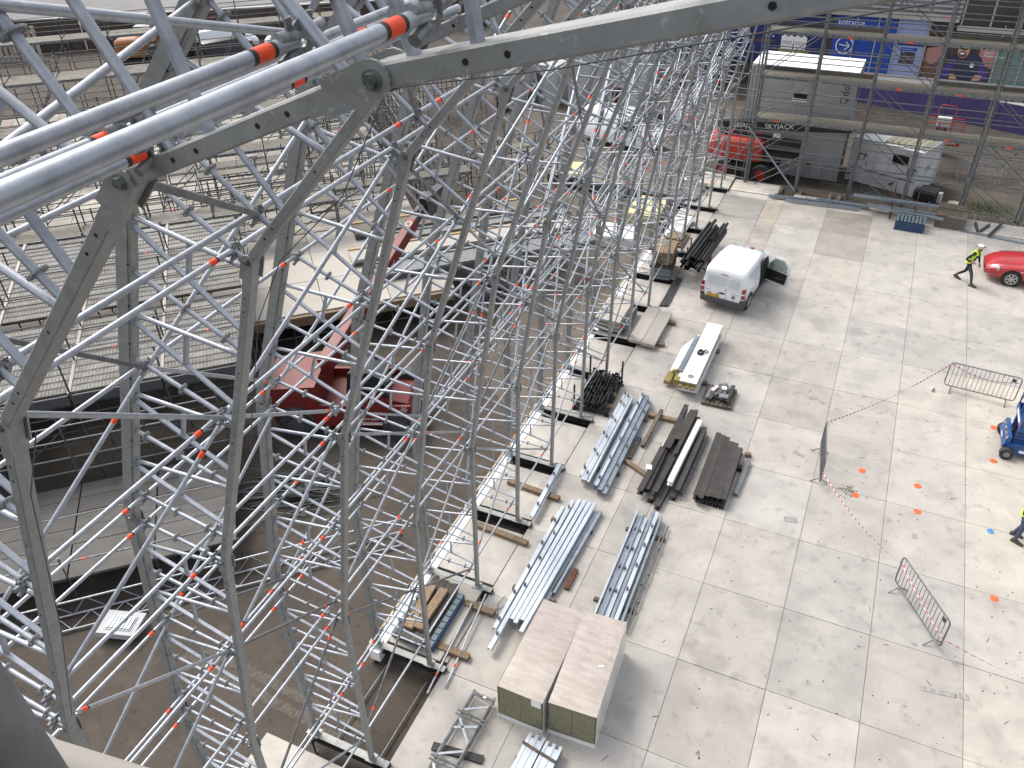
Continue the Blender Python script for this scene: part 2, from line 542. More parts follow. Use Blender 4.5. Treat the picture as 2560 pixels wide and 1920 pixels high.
for i in range(len(XC) - 1):
    for k in range(-4, 12):
        y0, y1 = 12.05 + 2.463 * k, 12.05 + 2.463 * (k + 1)
        if k == 11:
            y1 = 39.75
        x0, x1 = XC[i], XC[i + 1]
        key = (round(x1 - x0, 3), round(y1 - y0, 3))
        if key not in slab_cache:
            a, b = key[0] - .006, key[1] - .006
            slab_cache[key] = MB().box(.006, a, .006, b, -.2, 0).mesh("slab", slab_m)
        o = part("slab", slab_cache[key], None, floor, loc=(x0, y0, RND.uniform(-.003, .003)))
        q = RND.uniform(.86, 1.05)
        w = RND.uniform(-.012, .012)
        o.color = (*special.get((i, k), (q + w, q, q - w)), 1)
        if k == 10 and i == 0:
            o.data = MB().box(.011, 2.019, .011, 2.452, -.2, 0).mesh("slab", slabdk_m)
# floor left of the first bay and the raised corner slab at the far end
o = part("slab", MB().box(-9.25, -6.47, -1.0, 6.68, -.28, 0), slab_m, floor)
o.color = (.93, .93, .91, 1)
o = part("slab", MB().box(-6.35, -4.1, 39.78, 41.2, -.2, .03), slab_m, floor)
o.color = (1.12, 1.11, 1.09, 1)
o = part("slab", MB().box(-3.3, 9.6, 39.8, 40.35, -.2, .02), slab_m, floor)
o.color = (1.1, 1.1, 1.08, 1)
o = part("slab", MB().box(4.3, 9.6, 38.95, 39.72, .004, .05), slab_m, floor)
o.color = (1.1, 1.1, 1.08, 1)
# strips of slab between the frame bases, with their polystyrene and plywood edge
for n in range(3, 16):
    y0, y1 = YF(n) + .24, YF(n + 1) - .36
    o = part("slab", MB().box(-8.06, -6.47, y0, y1, -.25, RND.uniform(-.004, .0)), slab_m, floor)
    q = RND.uniform(.84, .93)
    o.color = (q, q, q, 1)
edge = thing("edge_form", "white polystyrene edge strip with plywood face along the broken floor edge", "edge strip", (0, 0, 0))
for n in range(3, 12):
    y0 = YF(n) - .2
    for q in range(2):
        part("edge_block", MB().box(-8.345, -8.075, y0 + 1.253 * q + .006, y0 + 1.253 * (q + 1) - .006, -.32, RND.uniform(.0, .022)), eps, edge)
    part("edge_board", MB().box(-8.43, -8.352, y0 + .01, y0 + 2.49, -.36, .01 + RND.uniform(0, .015)), ply, edge)

# drill holes, scuffs and litter on the floor (each a small real mark)
mk = MB()
for q in range(260):
    x, y, r = RND.uniform(-1.2, 7.5), RND.uniform(8.5, 25), RND.uniform(.008, .022)
    mk.add([(x + r * math.cos(a * 1.05), y + r * math.sin(a * 1.05), .0055) for a in range(6)], [tuple(range(6))])
part("drill_holes", mk, hole_m, floor, kind="stuff")
mk = MB()
for q in range(90):
    x, y, a, l = RND.uniform(-5.5, 7), RND.uniform(8.5, 33), RND.uniform(0, 3.1), RND.uniform(.06, .22)
    ca, sa, w = math.cos(a), math.sin(a), RND.uniform(.006, .014)
    mk.rbox((x, y, .008), (l, w, .006), a)
part("splinters", mk, timberdk, floor, kind="stuff")
scuff = M("tyre_scuff", (0.26, 0.245, 0.228), .9, c2=(.37, .35, .32), scale=11)
for (x, y, l, w, a) in ((3.95, 13.52, .75, .13, .12), (4.45, 13.62, .3, .16, .08), (-.12, 20.55, .33, .13, -.35), (3.25, 18.33, .14, .2, .1),
                        (-.1, 23.6, .28, .16, .3), (.2, 23.45, .22, .14, -.5), (.1, 17.65, .35, .2, .2), (-.72, 22.5, .15, .2, .2)):
    m = MB().rbox((0, 0, 0), (l, w, .002))
    part("scuff", m, scuff, floor, loc=(x, y, .0075), rz=a)

# ------------------------------------------------------------------ arch frames
IN = [(-6.8, .12), (-6.7, 4.75), (-5.95, 9.2), (-4.45, 13.45), (-2.74, 15.26), (-1.48, 15.78), (2.6, 16.77)]
OU = [(-8.2, .12), (-8.1, 4.88), (-7.3, 9.4), (-5.5, 14.2), (-3.45, 16.35), (-1.9, 17.05), (2.3, 18.05)]
IN = [Vector((x, 0, z)) for x, z in IN]
OU = [Vector((x, 0, z)) for x, z in OU]
TR = .02415


def at(a, b, d):
    """point d metres below the top b of chord piece a-b"""
    return b + (a - b).normalized() * d


def rosette_mesh(fine):
    m = MB()
    if fine:
        m.ring((0, 0, 0), (0, 0, 1), .061, .047, .011, 16)
        m.ring((0, 0, 0), (0, 0, 1), .034, .024, .012, 12)
        for k in range(8):
            a = math.pi * k / 4 + .39
            m.rbox((.040 * math.cos(a), .040 * math.sin(a), 0), (.018, .009, .010), a)
    else:
        m.ring((0, 0, 0), (0, 0, 1), .061, .024, .011, 8)
    return m.mesh("rosette", node_m)


ROS = {True: rosette_mesh(True), False: rosette_mesh(False)}


def coupler_mesh():
    """rosette with two wedge-locked ledger heads along y"""
    m = MB()
    m.ring((0, 0, 0), (1, 0, 0), .061, .026, .011, 14)
    for sy in (-1, 1):
        m.tube((0, sy * .028, .01), (0, sy * .12, .02), .026, 8, r2=.024)
        m.bar((-.004, sy * .05, -.03), (.004, sy * .056, .075), .007, .03, up=(0, 1, 0))
    m.tube((.0, -.035, -.035), (0, -.11, -.06), .022, 8)
    return m.mesh("coupler", node_m)


COUP = coupler_mesh()
IN_NODE, OUT_NODE = {}, {}      # (piece, k) -> bracing node


def chord_piece(a, b):
    m = MB()
    m.bar(a, b, .12, .08, up=(-(b - a).z, 0, (b - a).x), ch=.008)
    L = (b - a).length
    dv = (b - a).normalized()
    for s in [.33, .47] + [1.0 * i + .2 for i in range(1, int(L))] + [L - .55, L - .40]:
        if s > L - .3:
            continue
        for sg in (-1, 1):
            p = a + dv * s + Vector((0, sg * .0605, 0))
            m.tube(p, p + Vector((0, sg * .001, 0)), .011, 8, 1)
    return m


def build_frame(top, fine=True):
    """one lattice arch frame; top = how many of the six chord pieces it has"""
    root = thing("arch_frame", "", "arch frame", (0, 0, 0))
    for i in range(top):
        a, b, a2, b2 = IN[i], IN[i + 1], OU[i], OU[i + 1]
        part("inner_chord", chord_piece(a, b), [chord_m, hole_m], root)
        m = MB()
        nrm = Vector((-(b2 - a2).z, 0, (b2 - a2).x)).normalized()
        m.bar(a2, b2, .10, .09, up=nrm, ch=.006)
        m.bar(a2 + nrm * .05 + Vector((0, .055, 0)), b2 + nrm * .05 + Vector((0, .055, 0)), .012, .13, up=nrm)
        m.bar(a2 + nrm * .05 - Vector((0, .055, 0)), b2 + nrm * .05 - Vector((0, .055, 0)), .012, .13, up=nrm)
        for s in range(1, int((b2 - a2).length * 2)):
            p = a2 + (b2 - a2).normalized() * (s * .5) + Vector((0, -.0505, 0)) - nrm * .02
            m.tube(p, p + Vector((0, -.012, 0)), .009, 6, 1)
        part("outer_chord", m, [chord_m, hole_m], root)
        # forked plates and bolt at the joint above this piece
        if i < top - 1:
            for P, dd in ((b, (a - b).normalized()), (b2, (a2 - b2).normalized())):
                for sg in (-1, 1):
                    q = []
                    for k in range(9):
                        t = math.pi * k / 8
                        q.append((math.cos(t) * .062, math.sin(t) * .062))
                    q += [(-.062, -.20), (-.03, -.20), (-.03, -.30), (.045, -.30), (.045, -.24), (.062, -.24)]
                    zx = Vector((0, sg, 0))
                    yy = -dd
                    xx = yy.cross(zx)
                    mm = Matrix(((xx.x, yy.x, zx.x, P.x), (xx.y, yy.y, zx.y, P.y), (xx.z, yy.z, zx.z, P.z), (0, 0, 0, 1)))
                    part("hinge_plate", MB().prism(q, .062, .075, 0, mm), chord_m, root)
                part("bolt", MB().tube(P + Vector((0, -.098, 0)), P + Vector((0, .098, 0)), .024, 6, smooth=False).tube(P + Vector((0, -.083, 0)), P + Vector((0, .083, 0)), .034, 12), bolt_m, root)
        L, L2 = (b - a).length, (b2 - a2).length
        f = L2 / L
        k = 0
        while True:
            d = .55 + k
            if d + .3 > L:
                break
            po = at(a2, b2, d * f)
            pi = at(a, b, max(.05, d - .42))
            di = at(a, b, min(L - .05, d + .30))
            do = at(a2, b2, (d + .07) * f)
            tubeobj("strut", po, pi, TR, galv, root, 12)
            part("diagonal", MB().bar(do, di, .03, .05, up=(0, 1, 0), ch=.004), rect_m, root)
            sm = (po + pi) / 2
            dm = (do + di) / 2
            part("post", MB().bar(sm, (dm.x, 0, dm.z), .03, .045, up=(0, 1, 0)), rect_m, root)
            k += 1
        k = 0
        while .07 + k < L - .1:
            d = .07 + k
            po, pi = at(a2, b2, d * f), at(a, b, d)
            tb = tubeobj("ledger", po, pi, TR, galv, root, 12)
            T = (pi - po).length
            for s in (.17, .62, 1.07):
                if s < T - .06:
                    r = link("rosette", ROS[fine], tb)
                    r.location = (0, 0, s / T)
                    r.scale = (1 / TR, 1 / TR, 1 / T)
            OUT_NODE[(i, k)] = po + (pi - po).normalized() * .17
            IN_NODE[(i, k)] = pi + (po - pi).normalized() * .17
            k += 1
    # foot plate
    part("foot", MB().box(-6.9, -6.7, -.11, .11, .105, .125).box(-8.3, -8.1, -.11, .11, .105, .125), chord_m, root)
    return root


ORD = ["nearest", "second", "third", "fourth", "fifth", "sixth", "seventh", "eighth", "ninth", "tenth", "eleventh", "twelfth", "thirteenth", "fourteenth", "fifteenth", "farthest"]
fr_full = build_frame(6)
fr_full.location = (0, YF(0), 0)
fr_full["label"] = "nearest galvanised arch frame, its thick chord crossing the whole top of the view"
fr_full["group"] = "galvanised arch frames in a row"
o = dup(fr_full, (0, YF(1), 0), label="second nearest galvanised arch frame, just behind the closest one")
fr4 = build_frame(5)
fr4.location = (0, YF(2), 0)
fr4["label"] = "third galvanised arch frame, footed at the open pit beside the wrapped packs"
fr4["group"] = "galvanised arch frames in a row"
fr5 = build_frame(4, False)
fr5.location = (0, YF(6), 0)
fr5["group"] = "galvanised arch frames in a row"
WHERE = {3: "fourth galvanised arch frame, footed on the beam before the dark slat pile", 4: "fifth galvanised arch frame, footed just beyond the dark slat pile and two loose tubes",
         5: "sixth galvanised arch frame, footed beside the short single purlin", 6: "seventh galvanised arch frame, footed on the beam before the black jack basket",
         7: "eighth galvanised arch frame, its foot hidden by the black jack basket", 8: "ninth galvanised arch frame, footed just beyond the black jack basket",
         9: "tenth galvanised arch frame, footed in front of the stacked concrete planks", 10: "eleventh galvanised arch frame, footed just beyond the stacked concrete planks",
         11: "twelfth galvanised arch frame, footed beside the four dark tubes on the floor", 12: "thirteenth galvanised arch frame, footed just beyond the timber stack",
         13: "fourteenth galvanised arch frame, footed behind the rack of black pipes", 14: "second farthest galvanised arch frame, beside the darker old slab",
         15: "farthest galvanised arch frame, last one before the facing scaffold"}
for n in range(3, 16):
    if n == 6:
        fr5["label"] = WHERE[6]
        continue
    dup(fr4 if n < 6 else fr5, (0, YF(n), 0), label=WHERE[n])

# base beams with their screw jacks
bm = thing("base_beam", "", "base beam", (0, 0, 0), group="steel base beams under the arch frames")
part("flange", MB().box(-8.42, -6.40, -.08, .08, .085, .103), chord_m, bm)
part("web", MB().box(-8.40, -6.42, -.012, .012, -.10, .084).box(-8.42, -6.40, -.08, .08, -.118, -.101), blacksteel, bm)
part("end_plate", MB().box(-6.398, -6.38, -.08, .08, -.118, .10), blacksteel, bm)
for x in (-8.25, -6.62):
    for y in (-.13, .13):
        part("screw_jack", MB().tube((x, y, -.5), (x, y, .02), .02, 8).tube((x, y, -.10), (x, y, -.05), .045, 8).box(x - .06, x + .06, y - .06, y + .06, -.498, -.485).rbox((x, y, -.02), (.16, .02, .03), .5), blacksteel, bm)
    part("bolts", MB().tube((x + .1, -.05, .1), (x + .1, -.05, .13), .014, 6).tube((x + .1, .05, .1), (x + .1, .05, .13), .014, 6).tube((x - .1, -.05, .1), (x - .1, -.05, .13), .014, 6), bolt_m, bm)
bm.location = (0, YF(2), 0)
bm["label"] = "steel base beam across the open pit under the third arch frame"
for n in range(3, 16):
    dup(bm, (0, YF(n), 0), label="steel base beam in a floor recess under the %s arch frame" % ORD[n])

# ------------------------------------------------------------------ bracing between the frames
TAG = MB().tube((0, 0, 0), (0, 0, .075), .0262, 10).tube((0, 0, .075), (0, 0, .095), .0258, 10, 1).mesh("tag", [orange, tagdark])


TAGN = MB().tube((0, 0, 0), (0, 0, .075), .0252, 32).tube((0, 0, .075), (0, 0, .095), .0249, 32, 1).tube((0, 0, -.02), (0, 0, 0), .0249, 32, 1).mesh("tag", [orange, tagdark])


def brace(root, a, b, tg=None, r=TR, mt=galv, n=12):
    o = tubeobj("brace_tube", a, b, r, mt, root, n)
    L = (b - a).length
    if tg is not None:
        c = link("orange_tag", TAG if n < 16 else TAGN, o)
        c.location = (0, 0, tg)
        c.scale = (1 / r, 1 / r, 1 / L)
    return o


BAYNAME = ["nearest to the viewer", "between the second and third frames", "beside the open pit", "over the dark slat pile", "over the two loose tubes", "beside the single purlin",
           "before the black jack basket", "over the black jack basket", "beyond the black jack basket", "over the stacked concrete planks", "beside the four dark tubes",
           "over the timber stack", "behind the black pipe rack", "beside the old slab", "farthest from the viewer"]
for n in range(0, 15):
    y0, y1 = YF(n), YF(n + 1)
    root = thing("bracing_bay", "bay of tube bracing with orange tags, " + BAYNAME[n], "bracing", (0, y0, 0), group="bays of tube bracing between the arch frames")
    dy = Vector((0, y1 - y0, 0))
    top = 4
    for i in range(top):
        for nodes, outer in ((IN_NODE, False), (OUT_NODE, True)):
            ks = [k for (j, k) in nodes if j == i]
            for k in ks:
                if k % 2 or (i == 0 and outer and k == 2):
                    continue
                p = nodes[(i, k)]
                brace(root, p + Vector((0, .05, .03)), p + dy + Vector((0, -.05, .03)), RND.choice((.88, .86, .84, .14, None)) if RND.random() < .8 else None)
                c = link("coupler", COUP, root)
                c.location = p
                c.scale = (.9, .9, .9)
    # zig-zag diagonals: mid node of the far frame to both end nodes of the near one
    for i in range(3):
        for nodes in (IN_NODE, OUT_NODE):
            if i == 0 and nodes is OUT_NODE:
                continue
            mid, hi, lo = nodes[(i, 2)], nodes[(i, 0)], nodes[(i, 4)] if (i, 4) in nodes else nodes[(i, 3)]
            up = Vector((0, 0, -.03))
            if n % 2 == 0:
                if nodes is IN_NODE or i != 1:
                    brace(root, hi + up, mid + dy + up, RND.choice((.10, .12, None)), mt=oldgalv if RND.random() < .35 else galv)
                brace(root, lo + up, mid + dy + up, RND.choice((.2, .85, .8, None)), mt=oldgalv if RND.random() < .35 else galv)
            else:
                brace(root, mid + up, hi + dy + up, RND.choice((.10, .88, None)), mt=oldgalv if RND.random() < .3 else galv)
                brace(root, mid + up, lo + dy + up, RND.choice((.2, .85, None)), mt=oldgalv if RND.random() < .3 else galv)
    if n < 2:
        brace(root, IN_NODE[(3, 0)] + Vector((0, 0, -.1)), IN_NODE[(3, 2)] + dy, None, mt=oldgalv)
    if n >= 5:
        for i in (1, 2):
            brace(root, OUT_NODE[(i, 0)], IN_NODE[(i, 2)] + dy, .8 if n % 3 else None)
            brace(root, IN_NODE[(i, 4)], OUT_NODE[(i, 2)] + dy, None if n % 2 else .2)
        brace(root, OUT_NODE[(3, 0)], OUT_NODE[(2, 1)] + dy, None)
        brace(root, OUT_NODE[(2, 2)], OUT_NODE[(3, 0)] + dy, .2)
    # steep brace from chord to chord across the bay
    if n >= 4:
        brace(root, IN_NODE[(1, 0)], OUT_NODE[(2, 2)] + dy, .8)
        brace(root, OUT_NODE[(1, 4)], IN_NODE[(1, 1)] + dy, .85)
        brace(root, IN_NODE[(0, 1)], OUT_NODE[(1, 2)] + dy, .85)
# cables that follow the arch pieces just below their inner face
for n in range(0, 2):
    y = YF(n) - .075
    m = MB()
    pts = []
    for i, (fr, off) in enumerate(((2, .16), (3, .20), (4, .22))):
        a, b = IN[fr], IN[fr + 1]
        d = (b - a).normalized()
        nn = Vector((d.z, 0, -d.x))
        for t in (.12, .5, .88):
            pts.append(a + (b - a) * t + nn * (off + (.06 if t == .5 else 0)) + Vector((0, y, 0)))
    if n:
        pts = pts[1:5] + [Vector((-2.93, y, 14.98)), Vector((-1.8, y, 15.2)), Vector((-.08, y, 15.63)), Vector((2, y, 16.1))]
    else:
        pts = pts[:4]
    m.pipe(pts, .0045, 6)
    single("steel_cable", m, dkgrey, "thin dark cable slung under the %s arch frame" % ORD[n], "cable")
# the long near ledgers that run back past the viewer, and the upper tubes of the nearest bays
root = thing("near_ledgers", "thick pale ledger tubes passing close to the viewer at upper left", "ledger tubes", (0, 0, 0))
for x, z, tg in ((-1.283, 15.981, .905), (-1.771, 15.866, .915), (-2.556, 15.405, .955), (-2.66, 15.47, .94), (-3.3, 15.2, None)):
    brace(root, Vector((x, -.25, z)), Vector((x, 2.21, z)), tg, n=24)
    c = link("coupler", COUP, root)
    c.location = (x, 2.24, z)
root = thing("second_bay_top", "upper ledger tubes and braces between the two nearest arch frames", "ledger tubes", (0, 0, 0))
for a, b, tg in (((-2.43, 2.26, 15.47), (-2.43, 4.55, 15.47), .3), ((-2.54, 2.26, 15.56), (-2.54, 4.55, 15.56), None), ((-1.45, 2.3, 15.95), (-1.45, 4.55, 15.95), .5),
                 ((-3.11, 1.8, 16.0), (-3.56, 4.55, 15.24), None), ((-3.37, 1.86, 15.24), (-4.42, 4.55, 15.39), None), ((-1.75, 2.26, 16.6), (-2.9, 4.55, 16.2), None), ((-2.2, 2.26, 16.1), (-1.9, 4.55, 16.35), .4)):
    brace(root, Vector(a), Vector(b), tg, n=20)
# ------------------------------------------------------------------ stored material on the floor
def u_prof(w, h, t=.006):
    return [(-w / 2, 0), (-w / 2 + t, 0), (-w / 2 + t, h - t), (w / 2 - t, h - t), (w / 2 - t, 0), (w / 2, 0), (w / 2, h), (-w / 2, h)]


def i_prof(w, h, t=.014):
    a = t / 2
    return [(-w / 2, 0), (w / 2, 0), (w / 2, t), (a, t), (a, h - t), (w / 2, h - t), (w / 2, h), (-w / 2, h), (-w / 2, h - t), (-a, h - t), (-a, t), (-w / 2, t)]


def z_prof(w, h, t=.006):
    return [(-w / 2, 0), (0, 0), (0, h - t), (w / 2, h - t), (w / 2, h - .025), (w / 2 + t, h - .025), (w / 2 + t, h), (-t, h), (-t, t), (-w / 2, t)]


def run(prof, a, b, mi=0, m=None):
    """profile (x across, y up) swept from a to b"""
    m = m or MB()
    a, b = Vector(a), Vector(b)
    d = (b - a).normalized()
    x = d.cross(Vector((0, 0, 1))).normalized()
    return m.sweep2(prof, a, b, x, x.cross(d), mi)


def cleat():
    m = MB()
    m.box(-.03, .03, -.012, .012, 0, .012).box(-.025, -.013, -.03, .03, 0, .085).box(.012, .024, -.03, .03, 0, .085)
    m.ring((0, 0, .085), (1, 0, 0), .03, .018, .02, 8)
    return m.mesh("cleat", node_m)


CLEAT = cleat()


def put_cleats(parent, a, b, z, fr):
    for t in fr:
        p = lerp(a, b, t)
        o = link("cleat", CLEAT, parent, (p.x, p.y, z))
        o.rotation_euler = (0, 0, RND.uniform(-.3, .3))


# left stack
s = thing("purlin_stack", "long bright galvanised purlin stack left of the wrapped packs, one purlin pulled forward", "purlin stack", group="stacks of galvanised purlins")
xs = [-5.80, -5.66, -5.53, -5.41, -5.29, -5.18]
ys = [(10.95, 15.42), (10.38, 15.75), (11.35, 15.85), (11.28, 15.9), (11.42, 15.86), (11.1, 15.9)]
for i, (x, (ya, yb)) in enumerate(zip(xs, ys)):
    o = part("purlin", run(u_prof(.105, .13), (x + .02, ya, .15), (x + .03 * i + .03, yb, .15)), purlin_m, s)
    if i < 2:
        put_cleats(s, (x + .02, ya, 0), (x + .03 * i + .03, yb, 0), .28, (.06, .26, .46, .66, .86) if i == 0 else (.08, .38, .56, .74, .94))
for i, (x, ya, yb) in enumerate(((-5.03, 11.5, 15.7), (-4.93, 12.6, 15.8))):
    part("purlin", run(u_prof(.10, .12), (x, ya, .03), (x + .14, yb, .03)), purlin_dk, s)
for (x0, x1, y) in ((-5.95, -4.78, 12.4), (-5.95, -4.75, 15.0)):
    part("bearer", MB().box(x0, x1, y - .05, y + .05, 0, .145), timberdk, s)
part("bearer", MB().box(-4.75, -4.63, 12.9, 13.6, 0, .1), rust, s)
# right stack
s = thing("purlin_stack", "galvanised purlin stack behind the right wrapped pack, with gutters and thin rails", "purlin stack", group="stacks of galvanised purlins")
for i, (x, ya, yb, w, h, mt) in enumerate(((-3.72, 11.9, 16.1, .05, .17, purlin_m), (-3.60, 12.0, 16.0, .14, .10, purlin_dk), (-3.45, 12.0, 15.95, .14, .13, purlin_m),
                                           (-3.31, 12.1, 16.3, .08, .16, purlin_dk), (-3.20, 12.1, 16.25, .10, .15, purlin_m), (-3.06, 12.2, 16.2, .06, .10, purlin_dk))):
    part("purlin", run(u_prof(w, h), (x, ya, .09), (x - .10, yb, .09)), mt, s)
    if i in (1, 2, 4):
        put_cleats(s, (x, ya, 0), (x - .1, yb, 0), .09 + h, (.3, .5, .68, .86))
part("rail", MB().tube((-3.53, 12, .24), (-3.62, 16, .24), .035, 10), purlin_dk, s)
for dx in (0, .09):
    part("rail", MB().tube((-2.95 + dx, 12.2, .1), (-3.0 + dx, 16.0, .1), .022, 8), oldgalv, s)
    put_cleats(s, (-2.95 + dx, 12.2, 0), (-3.0 + dx, 16, 0), .1, (.25, .5, .75) if dx else (.4,))
for y in (12.9, 15.5):
    part("bearer", MB().box(-3.95, -2.85, y - .05, y + .05, 0, .085), timberdk, s)
# upper stack
s = thing("purlin_stack", "wide galvanised purlin stack beside the black jack basket, with clips along its ribs", "purlin stack", group="stacks of galvanised purlins")
for i, (x, ya, yb, w, h, mt) in enumerate(((-5.76, 16.85, 21.25, .10, .15, purlin_m), (-5.61, 16.65, 21.1, .15, .18, purlin_m), (-5.47, 16.6, 21.0, .07, .20, purlin_m), (-5.33, 16.7, 21.0, .10, .09, purlin_dk),
                                           (-5.19, 16.5, 21.3, .08, .24, purlin_m), (-5.06, 16.45, 21.3, .15, .17, purlin_dk), (-4.91, 16.4, 21.1, .13, .13, purlin_dk))):
    if i == 3:
        run_m = run(z_prof(w, h), (x, ya, .1), (x - .05 + .0, yb, .1))
    else:
        run_m = run(u_prof(w, h), (x, ya, .1), (x - .05 + .0, yb, .1))
    part("purlin", run_m, mt, s)
    if i in (0, 1, 4, 6):
        put_cleats(s, (x, ya, 0), (x - .05, yb, 0), .1 + h, (.07, .27, .47, .66, .86, .97))
for y in (17.5, 20.3):
    part("bearer", MB().box(-5.9, -4.8, y - .05, y + .05, 0, .095), timberdk, s)
for q in range(9):
    part("spacer", MB().rbox((-4.76, 18.35 + q * .12, .06), (.12, .085, .1)), bluewood if q > 6 else timberdk, s)
# strapped stack at the bottom edge
s = thing("purlin_stack", "two strapped purlin bundles under timber battens at the bottom edge", "purlin stack", group="stacks of galvanised purlins")
for b in range(2):
    for i in range(5):
        x = -3.93 + b * .40 + i * .075
        part("purlin", run(u_prof(.07, .055, .005), (x + .02, 8.83 - .1 * (i % 2) - b * .04, .24), (x - .10, 6.3, .24)), purlin_m, s)
        part("purlin", run(u_prof(.07, .13, .005), (x + .02, 8.80 - b * .04, .09), (x - .10, 6.3, .09)), purlin_dk, s)
    part("batten", MB().bar((-3.99 + b * .42, 8.55 - b * .07, .318), (-3.60 + b * .42, 8.48 - b * .07, .318), .05, .04), timberdk, s)
    part("batten", MB().bar((-4.03 + b * .42, 7.1, .318), (-3.62 + b * .42, 7.05, .318), .05, .04), timberdk, s)
for y in (8.3, 7.0):
    part("bearer", MB().box(-4.05, -3.1, y - .05, y + .05, 0, .085), timberdk, s)
# single purlin across a timber
s = thing("purlin_stack", "single galvanised purlin lying on two timbers by the sixth frame foot", "purlin", group="stacks of galvanised purlins")
part("purlin", run(u_prof(.12, .09), (-6.44, 14.75, .15), (-6.53, 17.05, .15)), purlin_m, s)
part("lip", run(u_prof(.05, .05), (-6.35, 14.8, .15), (-6.44, 17.0, .15)), purlin_dk, s)
put_cleats(s, (-6.44, 14.8, 0), (-6.53, 17, 0), .24, (.2, .55, .8))
for q, (x0, y, x1) in enumerate(((-7.7, 15.88, -6.05), (-7.8, 13.95, -6.2))):
    single("timber_bearer", MB().bar((x0, y + .06, .07), (x1, y - .05, .07), .17, .13, ch=.008), timber,
           ["squared timber lying across under the single purlin, right end free", "squared timber at the sixth frame foot near the white edge"][q], "timber", group="timber bearers on the floor")

# wrapped packs
sidefilm = M("side_wrap_film", (0.62, 0.60, 0.57), .4, c2=(.5, .48, .43), scale=2.2)
def pack(name, label, loc, rz, w, l, h):
    r = thing(name, label, "wrapped pack", loc, rz, group="film wrapped insulation packs")
    for i in range(2):
        x0 = -w / 2 + .012 + i * (w / 2 - .008)
        part("board_stack", MB().box(x0, x0 + w / 2 - .018, .012, l - .012, .10, h - .012), foamgreen, r)
    m = MB()
    nx, ny = 6, 12
    vs = []
    for j in range(ny + 1):
        for i in range(nx + 1):
            e = min(i, nx - i, j, ny - j)
            z = h + .012 * (e > 0) * (1 if i != nx // 2 else .2) + RND.uniform(-.003, .003) * (e > 0) - (.01 if e == 0 else 0)
            vs.append((-w / 2 - .008 + (w + .016) * i / nx, -.008 + (l + .016) * j / ny, z))
    fs = [(j * (nx + 1) + i, j * (nx + 1) + i + 1, (j + 1) * (nx + 1) + i + 1, (j + 1) * (nx + 1) + i) for j in range(ny) for i in range(nx)]
    m.add(vs, fs, 0, True)
    part("top_sheet", m, wraptop, r)
    # side film, wrinkled, translucent
    for sx in (-1, 1):
        m = MB()
        vs = []
        for j in range(17):
            for k in range(5):
                vs.append((sx * (w / 2 + .006 + RND.uniform(0, .006)), l * j / 16, .02 + (h - .02) * k / 4))
        m.add(vs, [(j * 5 + k, (j + 1) * 5 + k, (j + 1) * 5 + k + 1, j * 5 + k + 1) for j in range(16) for k in range(4)], 0, True)
        part("side_wrap", m, sidefilm, r)
    for sy in (0, 1):
        m = MB()
        vs = []
        for j in range(13):
            for k in range(6):
                vs.append((-w / 2 + w * j / 12, (l + .008 if sy else -.008) + RND.uniform(-.006, .004), .03 + (h - .03) * k / 5))
        m.add(vs, [(j * 6 + k, (j + 1) * 6 + k, (j + 1) * 6 + k + 1, j * 6 + k + 1) for j in range(12) for k in range(5)], 0, True)
        part("end_wrap", m, film, r)
    part("base_board", MB().box(-w / 2 - .01, w / 2 + .01, -.014, l + .012, .0, .095), eps, r)
    return r


pa = pack("wrapped_pack", "left wrapped insulation pack with an olive end and a white paper label", (-4.27, 9.06, 0), rad(-.5), 1.03, 2.5, 1.14)
part("paper_label", MB().box(.27, .49, -.0175, -.0155, .92, 1.135), printwhite, pa)
pb = pack("wrapped_pack", "right wrapped insulation pack with scuffed top, edge near the open floor", (-3.13, 9.17, 0), rad(3.6), 1.03, 2.5, 1.14)
part("torn_patch", MB().rbox((.36, 1.55, 1.152), (.09, .30, .006), .25).rbox((.30, 1.30, 1.153), (.16, .05, .006), -.2), wraptop, pb)
part("loose_scrap", MB().rbox((.28, 1.18, 1.16), (.12, .05, .012), .3), eps, pb)

# dark coated beams
s = thing("dark_beam_stack", "untidy stack of dark beams with one white-topped beam", "beam stack", group="stacks of dark coated beams")
for (x0, y0, x1, y1, z, w, h) in ((-3.98, 16.8, -3.90, 18.9, .16, .17, .18), (-3.84, 17.0, -3.79, 21.3, .12, .15, .16), (-3.66, 16.75, -3.68, 20.3, .0, .16, .17),
                                  (-3.58, 16.9, -3.42, 19.9, .18, .15, .17), (-3.60, 19.4, -3.50, 21.0, .20, .2, .16), (-3.45, 18.6, -3.38, 20.9, .36, .11, .11),
                                  (-3.30, 18.2, -3.28, 20.7, .22, .16, .15), (-3.40, 16.55, -3.30, 18.3, .02, .17, .16), (-3.02, 17.25, -2.96, 20.35, .14, .15, .18),
                                  (-3.10, 17.1, -3.05, 20.5, .0, .16, .14), (-3.80, 18.9, -3.73, 20.4, .30, .24, .05)):
    part("beam", run(i_prof(w, h), (x0, y0, z), (x1, y1, z)), darkbeam, s)
part("white_beam", run(i_prof(.15, .16), (-3.28, 17.35, .30), (-3.17, 20.45, .30), 0), [white], s, label="beam with a white painted top")
part("white_beam", run(i_prof(.10, .10), (-4.02, 18.0, .10), (-3.87, 19.75, .12), 0), [white], s)
part("white_block", MB().rbox((-4.03, 17.85, .33), (.17, .2, .03), .2), white, s)
part("channel", run(u_prof(.08, .05), (-2.90, 17.4, .05), (-2.82, 20.2, .05)), oldgalv, s)
s = thing("dark_beam_stack", "neat stack of dark brown I-beams lying side by side", "beam stack", group="stacks of dark coated beams")
